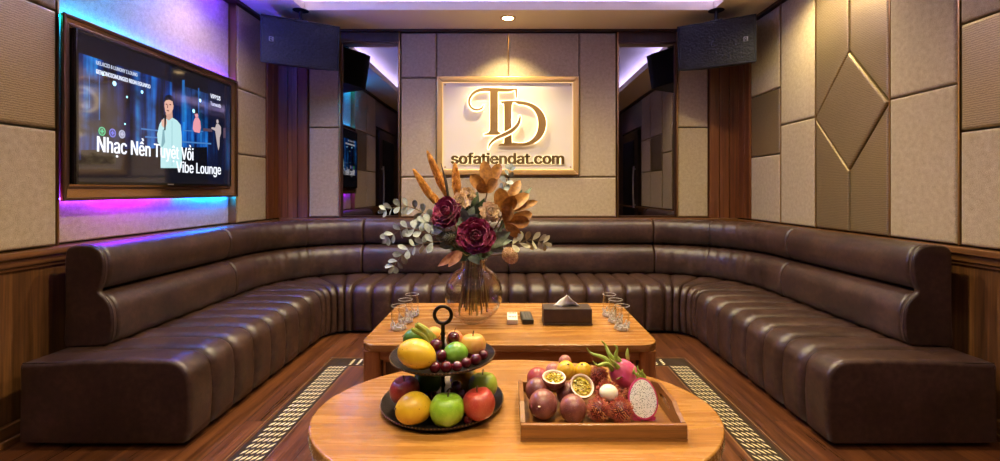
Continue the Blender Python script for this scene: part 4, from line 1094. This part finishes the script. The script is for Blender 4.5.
def egg(t, k=1): return (a_*k*math.cos(t)*(1-.10*math.sin(t)), b_*k*math.sin(t))
pr = []
m.v = []; rows = 8; n_ = 40
for j in range(rows+1):
    f = math.cos(PI/2*j/rows); dep = .034*math.sin(PI/2*j/rows)
    for k in range(n_): x, z = egg(2*PI*k/n_, max(f, .02)); m.v.append((x, dep, z))
m.f = [(j*n_+k, j*n_+(k+1) % n_, (j+1)*n_+(k+1) % n_, (j+1)*n_+k) for j in range(rows) for k in range(n_)]+[tuple(rows*n_+k for k in range(n_))]; m.mi = [0]*len(m.f)
o0 = 0
m.add([(egg(2*PI*k/n_, 1)[0], 0, egg(2*PI*k/n_, 1)[1]) for k in range(n_)]+[(egg(2*PI*k/n_, .90)[0], -.0012, egg(2*PI*k/n_, .90)[1]) for k in range(n_)], [(k, (k+1) % n_, n_+(k+1) % n_, n_+k) for k in range(n_)])
m.xf(q); obj('rind', m, M['dragonrind'], dh, angle=60)
m = MB(); m.add([(egg(2*PI*k/n_, .905)[0], -.0013, egg(2*PI*k/n_, .905)[1]) for k in range(n_)]+[(egg(2*PI*k/n_, .6)[0], -.0035, egg(2*PI*k/n_, .6)[1]) for k in range(n_)]+[(0, -.004, 0)], [(k, (k+1) % n_, n_+(k+1) % n_, n_+k) for k in range(n_)]+[(n_+k, n_+(k+1) % n_, 2*n_) for k in range(n_)]); m.xf(q); obj('flesh', m, M['dflesh'], dh, angle=60)
m = MB()
for dx, dz, L in ((-.006, .045, .03), (.002, .05, .034), (.010, .046, .028), (-.001, .047, .022)):
    m = MB(); scale_leaf(m, Vector((dx, .01, dz)), Vector((dx*12, -.1, 1)).normalized(), Vector((-.9+dx*30, -.4, .45)).normalized(), L, .0065); m.xf(q); obj('crown_scale', m, M['dragonleaf'], dh)
m = MB()
for an in (-1.9, -1.45, -2.2, -1.1):
    x, z = egg(an); m.leaf((x*.98, .006, z*.98), (x*1.5, .0, z), (0, -1, 0), .016, .022, .2, .3, 5, 3)
m.xf(q); obj('frill', m, M['dragonrind'], dh)

# ------------------------------------------------------------------ small things on the coffee table
gm = MB(); ro, ri, gh = .0355, .0338, .118
gm.lathe([(0, .0), (ro*.94, .0), (ro*.97, .003), (ro, gh-.001), (ro-.0012, gh), (ri, gh-.001), (ri*.97, .026), (ri*.8, .021), (0, .019)], 36)
gmesh = gm.mesh('tumbler_glass', M['thin'], True, 50)
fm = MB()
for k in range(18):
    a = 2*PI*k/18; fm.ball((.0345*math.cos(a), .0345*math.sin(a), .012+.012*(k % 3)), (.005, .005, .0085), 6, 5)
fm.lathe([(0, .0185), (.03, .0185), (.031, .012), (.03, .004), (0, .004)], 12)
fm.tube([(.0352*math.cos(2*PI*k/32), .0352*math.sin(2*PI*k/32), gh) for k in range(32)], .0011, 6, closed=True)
first = None
for px, py, lb in ((398.5, 332, 'front one of three clear tumblers at the left end of the coffee table'), (405.5, 324.5, 'middle one of three clear tumblers at the left end of the coffee table'), (412, 318, 'rear one of three clear tumblers at the left end of the coffee table'),
                   (622, 332, 'front one of three clear tumblers at the right end of the coffee table'), (615.5, 324.5, 'middle one of three clear tumblers at the right end of the coffee table'), (609.3, 318, 'rear one of three clear tumblers at the right end of the coffee table')):
    s = (py-190)/(1.1-TZ); d = 460/s+.034; x = (px-508.5)/460*d
    if first is None:
        first = thing('drinking_glass', lb, 'glass', (x, d, TZ+.0005), 'clear tumblers on the coffee table')
        link('tumbler', gmesh, first); obj('sparkle_facets', fm, M['cut'], first)
    else: copy_thing(first, (x, d, TZ+.0005), lb)
tb = thing('tissue_box', 'dark brown leatherette tissue box on the coffee table', 'tissue box', ((566.5-508.5)/460*2.36, 2.362, TZ))
m = MB(); m.box(-.124, .124, -.06, .06, .0005, .012, .003); m.box(-.122, .122, -.058, .058, .0125, .084, .005); obj('case', m, M['tissuebox'], tb)
m = MB(); m.prism(oval(.06, .012, 28), .0842, .0852); obj('slot', m, M['black'], tb)
m = MB(); st = len(m.v); n = 9
for i in range(n+1):
    for k in range(9):
        u = k/8*2-1; t_ = i/n; w = .068*(1-t_*.97)
        m.v.append((u*w+.002*math.sin(t_*9), .010*(1-t_)*math.sin(u*4.2)-.006*t_, .0853+.056*t_))
m.f = [(i*9+k, i*9+k+1, (i+1)*9+k+1, (i+1)*9+k) for i in range(n) for k in range(8)]; m.mi = [0]*len(m.f)
ts = obj('tissue', m, M['tissue'], tb); sm = ts.modifiers.new('thickness', 'SOLIDIFY'); sm.thickness = .0012
def remote(px, label, body, face, keys, tag_, ln, w, h, rz, name='remote_control'):
    d0 = 2.325; t = thing(name, label, 'remote control', ((px-508.5)/460*(d0+ln/2), d0+ln/2, TZ), 'remote controls on the coffee table', rz)
    m = MB(); m.box(-w/2, w/2, -ln/2, ln/2, .0005, h, .004, 3); obj('body', m, body, t)
    m = MB()
    if keys == 'print':
        for r_ in (.35, -.12):
            x = -w*.36
            for k in range(5):
                ww = w*.10; m.box(x, x+ww, ln*r_-.012, ln*r_+.012, h+.0002, h+.0006); x += w*.15
    else:
        for r_ in range(7):
            for k in range(3): m.box(-w*.36+k*w*.26, -w*.36+k*w*.26+w*.19, -ln*.40+r_*ln*.115, -ln*.40+r_*ln*.115+ln*.07, h+.0002, h+.0016, .0004, 1)
    obj('keys', m, face, t, smooth=False)
remote(512.3, 'white remote control lying on the coffee table', M['white'], M['btnd'], 'print', '', .15, .054, .024, 0)
remote(526.5, 'black remote control with grey keys beside the white one', M['dgrey'], M['btn'], 'keys', '', .16, .058, .026, .06)
# ------------------------------------------------------------------ glass vase with dried and silk flowers
VX, VY = -.1795, 2.37
vs = thing('glass_vase', 'round amber-tinted glass vase of flowers on the coffee table', 'vase', (VX, VY, TZ))
ou = [(.0, .0005), (.055, .0005), (.066, .006)]; rr = .149; zc = .147
for k in range(1, 22):
    a = -1.10+k/21*(1.10+1.06); ou.append((rr*math.cos(a), zc+rr*1.0*math.sin(a)))
ou += [(.066, .286), (.061, .300), (.062, .312), (.068, .322)]
inn = [(.0655, .3225), (.059, .312), (.058, .300), (.063, .284)]
for k in range(21, 0, -1):
    a = -1.06+k/21*(1.06+1.06); inn.append(((rr-.0035)*math.cos(a), zc+(rr-.0035)*math.sin(a)))
inn += [(.05, .020), (0, .016)]
m = MB(); m.lathe(ou+inn, 56); obj('vessel', m, M['vase'], vs, angle=60)
NECK = Vector((VX, VY, TZ+.30))
GF = 'flowers and leaves in the glass vase'
M['stemg'] = plain('olive_green_stem', '#66653a', .6, var=('#8a8052', 60))
M['stemb'] = plain('brown_dried_stem', '#5a4128', .7)
def petalmat(name, a, b, c, rough=.5):
    t = NT(name); t.set(Roughness=rough, Sheen_Weight=.15, Specular_IOR_Level=.3); v = t.coord()
    t.color(t.ramp(t.noise(v, 34, 4, .6), [(.3, a), (.52, b), (.75, c)])); t.bump(t.noise(v, 90, 2), .15, .002); return t.m
M['peony'] = petalmat('burgundy_peony_petals', '#560d2a', '#861b46', '#ae4470')
M['cream'] = petalmat('cream_carnation_petals', '#cfae86', '#e0c4a0', '#ecd8ba')
M['euca'] = petalmat('grey_eucalyptus_leaves', '#6a7474', '#929a97', '#b4b8b2', .6)
M['eucay'] = petalmat('pale_yellow_eucalyptus_leaves', '#8a8468', '#a9a283', '#c0b998', .6)
M['magn'] = petalmat('bronze_magnolia_leaves', '#643c10', '#92601c', '#b68034', .42)
M['dgreen'] = petalmat('deep_green_leaves', '#1f2c1a', '#37472b', '#566044', .5)
M['sage'] = petalmat('sage_green_leaves', '#4a5547', '#66715e', '#828a74', .6)
M['spike'] = petalmat('golden_dried_spike', '#8a5415', '#cc8d30', '#ecc06a', .8)
M['blush'] = petalmat('blush_dried_leaves', '#9a6248', '#bd8262', '#d4a482', .6)
M['pod'] = petalmat('grey_green_seed_pod', '#2f2f22', '#4c4a36', '#6a654c', .7)
M['lattice'] = petalmat('tan_lattice_cone', '#8a6444', '#b08a62', '#cba680', .8)
M['twig'] = plain('dark_dried_twig', '#33261c', .7)
nst = [0]; SLOTS = [Vector((.050*math.sqrt((i+.5)/34)*math.cos(i*2.39996), .050*math.sqrt((i+.5)/34)*math.sin(i*2.39996))) for i in range(34)]
def fpt(px, py, d): return at(px, py, d)
def stem(parent_loc, bloom_base, mat='stemg', r=.0032, short=False, parent=None):
    """stalk from the bloom through the neck down into the vase"""
    k = nst[0]; nst[0] += 1; v = Vector(bloom_base)-NECK; tg = Vector((v.x, v.y)); tg = tg.normalized()*min(.05, .22*tg.length) if tg.length > 1e-4 else tg
    sl = min(SLOTS, key=lambda p: (p-tg).length); SLOTS.remove(sl)      # every stem has its own place in the neck
    nk = NECK+Vector((sl.x, sl.y, 0)); ft = Vector((VX+sl.x*1.75, VY+sl.y*1.75, TZ+.045+.05*((k*5) % 7)/7))
    b = Vector(bloom_base); mid = (b*.5+nk*.5)+Vector((0, 0, -.01+.25*min(.12, (b-nk).length*.25)))
    pts = spline([tuple(ft), tuple(ft*.45+nk*.55), tuple(nk), tuple(nk+Vector((sl.x*.15, sl.y*.15, .05))), tuple(mid+Vector((0, 0, .02))), tuple(b)], 6)
    m = MB(); m.tube([p-parent_loc for p in pts], [r*1.25 if i < 12 else r for i in range(len(pts))], 6); return obj('stem', m, M[mat], parent)
def flower(name, label, cat, loc, mat='stemg', r=.0032, base=None):
    t = thing(name, label, cat, loc, GF); stem(Vector(loc), base if base is not None else loc, mat, r, parent=t); return t
def frame_of(n):
    n = Vector(n).normalized(); a = n.orthogonal().normalized(); return n, a, n.cross(a)
def peony(px, py, d, rad, face, label):
    c = fpt(px, py, d); n, a, b = frame_of(face); t = flower('peony', label, 'peony', c-n*rad*.4)
    m = MB(); off = n*rad*.4
    rings = [(6, .10, .20, .50, .42), (7, .25, .42, .62, .55), (8, .45, .62, .74, .70), (9, .60, .85, .84, .85), (10, .72, 1.1, .95, .95), (9, .70, 1.38, 1.05, 1.05)]
    for j, (cnt, rb, open_, L, w) in enumerate(rings):
        for k in range(cnt):
            th = 2*PI*k/cnt+j*.7+rnd(-.12, .12); rad_d = a*math.cos(th)+b*math.sin(th)
            base = off*0+rad_d*rad*rb*.35-n*rad*.10*j*.5+n*rad*.2
            dd = n*math.cos(open_)+rad_d*math.sin(open_)
            m.leaf(base, dd, -rad_d*math.cos(open_)+n*math.sin(open_), rad*L*rnd(.9, 1.12), rad*w*rnd(.85, 1.1), .38, -.42 if j < 3 else -.15, 8, 8, ruff=.05, tip=.70)
    obj('petals', m, M['peony'], t, angle=80)
    m = MB()
    for k in range(14):
        th = rnd(0, 6.28); q = rad*.12*math.sqrt(rnd(0, 1)); m.ball(off+(a*math.cos(th)+b*math.sin(th))*q+n*rad*.05, rad*.035, 6, 4)
    obj('stamens', m, M['eucay'], t)
    m = MB()
    for k in range(4):
        th = k*1.6+.4; rd = a*math.cos(th)+b*math.sin(th); m.leaf(-n*rad*.1, rd*.9-n*.25, n, rad*.7, rad*.36, .2, .2, 6, 3)
    obj('sepals', m, M['dgreen'], t)
def carnation(px, py, d, rad, face, label):
    c = fpt(px, py, d); n, a, b = frame_of(face); t = flower('carnation', label, 'carnation', c-n*rad*.3)
    m = MB()
    for j, (cnt, op, L) in enumerate(((9, .2, .85), (13, .5, .95), (16, .85, 1.), (16, 1.2, 1.05), (12, 1.55, 1.05))):
        for k in range(cnt):
            th = 2*PI*k/cnt+j*.5+rnd(-.2, .2); rd = a*math.cos(th)+b*math.sin(th); dd = n*math.cos(op)+rd*math.sin(op)
            m.leaf(rd*rad*.08, dd, -rd*math.cos(op)+n*math.sin(op), rad*L*rnd(.85, 1.1), rad*.50, .15, -.2, 6, 6, ruff=.11, tip=.8)
    obj('petals', m, M['cream'], t, angle=80)
    m = MB(); m.tube([-n*rad*.5, -n*rad*.1, n*rad*.1], [rad*.12, rad*.2, rad*.22], 8); obj('calyx', m, M['sage'], t)
peony(476, 236, 2.235, .076, (-.05, -1, .28), 'large burgundy peony at the centre front of the bouquet')
peony(446.5, 212, 2.30, .068, (-.35, -1, .45), 'smaller burgundy peony at the upper left of the bouquet')
carnation(459.5, 201.5, 2.33, .046, (-.1, -1, .4), 'cream carnation just above and between the two peonies, lower left of three')
carnation(467.5, 194.5, 2.38, .040, (.1, -1, .6), 'cream carnation at the top of the bouquet beside the short golden spike')
carnation(490, 211.5, 2.30, .050, (.25, -1, .35), 'cream carnation right of the large peony under the bronze leaves')
def branch(name, label, cat, pts, leafmat, L, W, n, stemmat='stemb', pair=True, startf=.25, droop=0, facing=(0, -1, .2), roundl=.62):
    P = [fpt(*p) for p in pts]; base = P[0]; t = flower(name, label, cat, base, stemmat, .0026)
    c = spline([tuple(p-base) for p in P], 8); m = MB(); k = len(c); m.tube(c, [.0024*(1-.6*i/(k-1)) for i in range(k)], 6); obj('twig', m, M[stemmat], t)
    m = MB()
    for i in range(n):
        f = startf+(1-startf)*(i/(n-1)); q = min(int(f*(k-1)), k-2); p = c[q]+(c[q+1]-c[q])*(f*(k-1)-q); tg = (c[q+1]-c[q]).normalized()
        fc = Vector(facing).normalized(); up = tg.cross(fc).normalized(); sc = 1-.28*f
        for sd in ((1, -1) if pair else ((1,) if i % 2 else (-1,))):
            dr_ = (tg*rnd(.35, .8)+up*sd*rnd(.7, 1.)+fc*rnd(-.35, .45)).normalized()
            m.leaf(p, dr_, fc+Vector((rnd(-1.1, 1.1), rnd(-.3, .5), rnd(-.9, 1.))), L*sc*rnd(.85, 1.1), W*sc*rnd(.85, 1.1), .12, rnd(-.2, .25), 6, 4, tip=roundl)
    if n: 
        e = c[-1]; tg = (c[-1]-c[-2]).normalized(); m.leaf(e, tg, facing, L*.7, W*.6, .1, .1, 6, 4, tip=roundl)
    obj('leaves', m, M[leafmat], t, angle=80)
branch('eucalyptus_branch', 'topmost grey eucalyptus branch arching out to the left of the vase', 'eucalyptus', [(443, 232, 2.36), (425, 214, 2.36), (405, 206, 2.34), (386, 210, 2.32)], 'euca', .062, .038, 7)
branch('eucalyptus_branch', 'middle grey eucalyptus branch reaching left below the topmost one', 'eucalyptus', [(444, 238, 2.30), (424, 232, 2.28), (405, 228, 2.26), (389, 238, 2.24)], 'euca', .060, .037, 7)
branch('eucalyptus_branch', 'lowest grey eucalyptus branch drooping at the left of the vase', 'eucalyptus', [(452, 241, 2.30), (426, 243, 2.25), (406, 251, 2.22), (394, 266, 2.20)], 'euca', .062, .038, 7)
branch('eucalyptus_branch', 'pale eucalyptus branch hanging to the right of the vase', 'eucalyptus', [(497, 244, 2.30), (514, 244, 2.28), (530, 240, 2.27), (543, 243, 2.26)], 'eucay', .068, .034, 6, startf=.3)
branch('eucalyptus_branch', 'pale upright eucalyptus sprig between the bronze leaves', 'eucalyptus', [(494, 212, 2.42), (501, 195, 2.44), (506, 182, 2.45), (510, 170, 2.45)], 'euca', .052, .040, 5, startf=.3)
branch('eucalyptus_branch', 'grey eucalyptus sprig tucked beside the smaller peony', 'eucalyptus', [(452, 240, 2.34), (440, 228, 2.33), (430, 222, 2.32), (422, 224, 2.31)], 'euca', .066, .044, 6)
def magnolia(label, node, leaves, d):
    """a twig with a fan of broad bronze leaves: each leaf from the node to its tip pixel"""
    b = fpt(node[0], node[1], d); t = flower('magnolia_sprig', label, 'magnolia leaves', b, 'stemb', .0034)
    m = MB()
    for tx_, ty_, dd, w in leaves:
        e = fpt(tx_, ty_, d+dd)-b; m.leaf((0, 0, 0), e, Vector((rnd(-.5, .5), -1, rnd(.0, .5))), e.length, w*1.12, .34, rnd(.0, .25), 10, 6, tip=.58)
    obj('leaves', m, M['magn'], t, angle=80)
magnolia('tall bronze magnolia sprig rising at the top of the bouquet', (487, 193), [(485, 160, .0, .060), (500, 163, .03, .058), (471, 175, -.03, .058), (478, 184, -.06, .050), (497, 180, -.05, .064)], 2.36)
magnolia('bronze magnolia sprig spreading to the upper right of the bouquet', (503, 214), [(500, 188, -.02, .070), (520, 178, .04, .050), (528, 192, .0, .060), (538, 200, .03, .040), (514, 196, -.05, .064)], 2.34)
magnolia('lower bronze magnolia sprig above the pale right branch', (504, 222), [(530, 222, .0, .058), (520, 237, -.02, .05), (534, 213, .05, .052), (512, 206, -.05, .062)], 2.30)
def SPK(f): return min(1., .45+1.9*f)*(max(0., 1-f**2.4))**.6+.06
def spike(label, p0, p1, d, r, hairs):
    a = fpt(*p0, d); e = fpt(*p1, d+.03); t = flower('dried_grass_spike', label, 'dried grass', a, 'stemb', .0026); v = e-a; L = v.length; n, x, y = frame_of(v)
    m = MB(); c = [n*L*f+x*.004*math.sin(f*5) for f in [i/14 for i in range(15)]]; m.tube(c, [r*SPK(f)*.62 for f in [i/14 for i in range(15)]], 10)
    for k in range(hairs):
        f = (k+.5)/hairs; th = k*2.4; rd = x*math.cos(th)+y*math.sin(th); rr_ = r*SPK(f); p = n*L*f+rd*rr_*.55
        m.tube([p, p+rd*rr_*.30+n*.005, p+rd*rr_*.52+n*.017], [.0030, .0024, .0004], 4)
    obj('seed_head', m, M['spike'], t, angle=80)
spike('golden dried grass spike leaning furthest left above the bouquet', (435, 203), (414.5, 171), 2.38, .021, 240)
spike('tallest golden dried grass spike above the smaller peony', (448, 198), (428, 153), 2.40, .023, 300)
spike('short upright golden dried grass spike next to the sign lettering', (457.5, 198), (455, 165), 2.42, .024, 240)
spike('slim golden dried grass spike behind the leftmost one', (441, 205), (424, 188), 2.41, .020, 160)
t = flower('dried_twig', 'thin dark dried twig standing beside the tallest golden spike', 'twig', fpt(449, 200, 2.37), 'twig', .0024)
b = fpt(449, 200, 2.37); e = fpt(441, 163, 2.38)-b; m = MB(); m.tube([Vector((0, 0, 0)), e*.5+Vector((.004, 0, 0)), e], [.006, .0075, .0015], 8); obj('tip', m, M['twig'], t)
def foliage(label, node, leaves, d, mat, name='leaf_sprig', cat='leaves'):
    b = fpt(node[0], node[1], d); t = flower(name, label, cat, b, 'stemg', .0028); m = MB()
    for tx_, ty_, dd, w in leaves:
        e = fpt(tx_, ty_, d+dd)-b; m.leaf((0, 0, 0), e, Vector((rnd(-.5, .5), -1, rnd(.1, .7))), e.length, w, .25, rnd(.0, .3), 8, 4, shape=.8)
    obj('leaves', m, M[mat], t, angle=80)
foliage('sage green leaves under the right side of the large peony', (486, 246), [(510, 232, -.03, .07), (512, 240, .0, .05), (503, 226, .02, .055), (505, 250, -.02, .05)], 2.29, 'sage')
foliage('sage green leaves filling the gap between peonies and cream carnations', (466, 224), [(462, 208, -.03, .055), (474, 206, .0, .05), (478, 214, -.03, .045), (455, 220, -.05, .055), (484, 222, -.02, .045)], 2.31, 'sage')
foliage('sage green leaves at the left between the smaller peony and the grey branches', (452, 244), [(436, 236, -.02, .05), (434, 226, .02, .045), (440, 246, -.04, .05), (458, 228, -.04, .045)], 2.33, 'sage')
foliage('deep green leaves behind the cream carnations at the bouquet top', (474, 222), [(452, 196, .03, .05), (476, 190, .02, .055), (484, 198, -.01, .05), (466, 204, -.03, .05)], 2.40, 'dgreen')
foliage('deep green leaves at the right edge behind the bronze leaves', (508, 222), [(529, 182, .05, .05), (522, 188, .05, .045), (500, 228, -.02, .05)], 2.40, 'dgreen')
foliage('deep green leaves under the bouquet above the vase neck', (470, 256), [(450, 250, -.02, .045), (456, 258, -.05, .045), (490, 254, -.04, .05), (478, 261, -.09, .05), (446, 244, .0, .05), (496, 250, .02, .05)], 2.32, 'dgreen')
foliage('blush pink dried leaves hanging at the lower left of the bouquet', (462, 252), [(436, 265, -.02, .045), (448, 266, -.04, .045), (442, 258, .0, .035)], 2.26, 'blush')
c = fpt(450, 238, 2.28); t = flower('seed_pod', 'dark grey-green round seed pod between the two peonies at left', 'seed pod', c, 'stemg', .003)
m = MB(); ga = PI*(3-math.sqrt(5)); m.ball((0, 0, 0), .030, 16, 12)
for k in range(120):
    z = 1-2*(k+.5)/120; q = math.sqrt(1-z*z); n = Vector((q*math.cos(ga*k), q*math.sin(ga*k), z)); m.tube([n*.028, n*.035, n*.038], [.0034, .003, .0008], 5)
obj('pod', m, M['pod'], t, angle=80)
c = fpt(509, 254, 2.27); t = flower('lattice_cone', 'tan lacy dried cone at the lower right of the bouquet', 'dried cone', c, 'stemb', .003)
m = MB(); rt = rotz(.2, 2.5, 0); m.ball((0, 0, 0), (.036, .034, .050), 18, 14, rt, lambda d: 1-.35*max(0, -d.z))
for k in range(170):
    z = 1-2*(k+.5)/170; q = math.sqrt(1-z*z); n = Vector((q*math.cos(ga*k), q*math.sin(ga*k), z)); sc_ = 1-.35*max(0, -z); p = rt @ Vector((n.x*.036*sc_, n.y*.034*sc_, n.z*.050*sc_)); m.tube([p*.98, p*1.10], [.0030, .0022], 5)
obj('cone', m, M['lattice'], t, angle=80)

# ------------------------------------------------------------------ lamps
downlight(-.005, 4.0, ZC, 'recessed downlight in the ceiling edge right above the lit sign', 54, 110, .7, name='downlight')
P1 = 104
for x, y, lb in ((-.55, 2.0, 'front left'), (.55, 2.0, 'front right'), (-.55, 3.0, 'rear left'), (.55, 3.0, 'rear right')):
    downlight(x, y, ZT, f'recessed downlight in the raised ceiling tray above the tables, {lb}', P1, 140, 1., size=.05)
for sg, nm in ((-1, 'left'), (1, 'right')):
    downlight(sg*.35, .35, ZT, f'added unseen downlight in the raised ceiling tray over the viewer, {nm} side', 110, 62, .8)  # added lamp above the view, lights the table and fruit from the front
    for y, w in ((.5, 'behind the viewer'), (3.1, 'over the sofa corner')):
        downlight(sg*1.86, y, ZC, f'recessed downlight in the {nm} ceiling edge {w}', 32 if y < 1 else (22 if sg < 0 else 50), 110 if y < 1 else 150, .9)
    downlight(sg*1.2, -.6, ZC+.0 if False else ZT, f'recessed downlight over the entrance end of the room, {nm} side', 30, 120, .9)
# ------------------------------------------------------------------ camera and render look
cd = bpy.data.cameras.new('camera'); cam = link('camera', cd); cd.sensor_width = 36; cd.lens = 460/1000*36
cam.location = (0, 0, 1.1); cam.rotation_euler = (PI/2, 0, 0); cd.shift_x = -.0085; cd.shift_y = -.0405; cd.clip_start = .02
scene.camera = cam
w = bpy.data.worlds.new('world'); scene.world = w; w.use_nodes = True
w.node_tree.nodes['Background'].inputs[0].default_value = (.02, .018, .02, 1); w.node_tree.nodes['Background'].inputs[1].default_value = .3
scene.view_settings.view_transform = 'Standard'; scene.view_settings.look = 'None'; scene.view_settings.gamma = 1
scene.view_settings.use_curve_mapping = False; scene.view_settings.exposure = 0.75
cy = scene.cycles
cy.use_denoising = True; cy.max_bounces = 12; cy.transmission_bounces = 12; cy.glossy_bounces = 6; cy.diffuse_bounces = 5; cy.sample_clamp_indirect = 6; cy.blur_glossy = .8
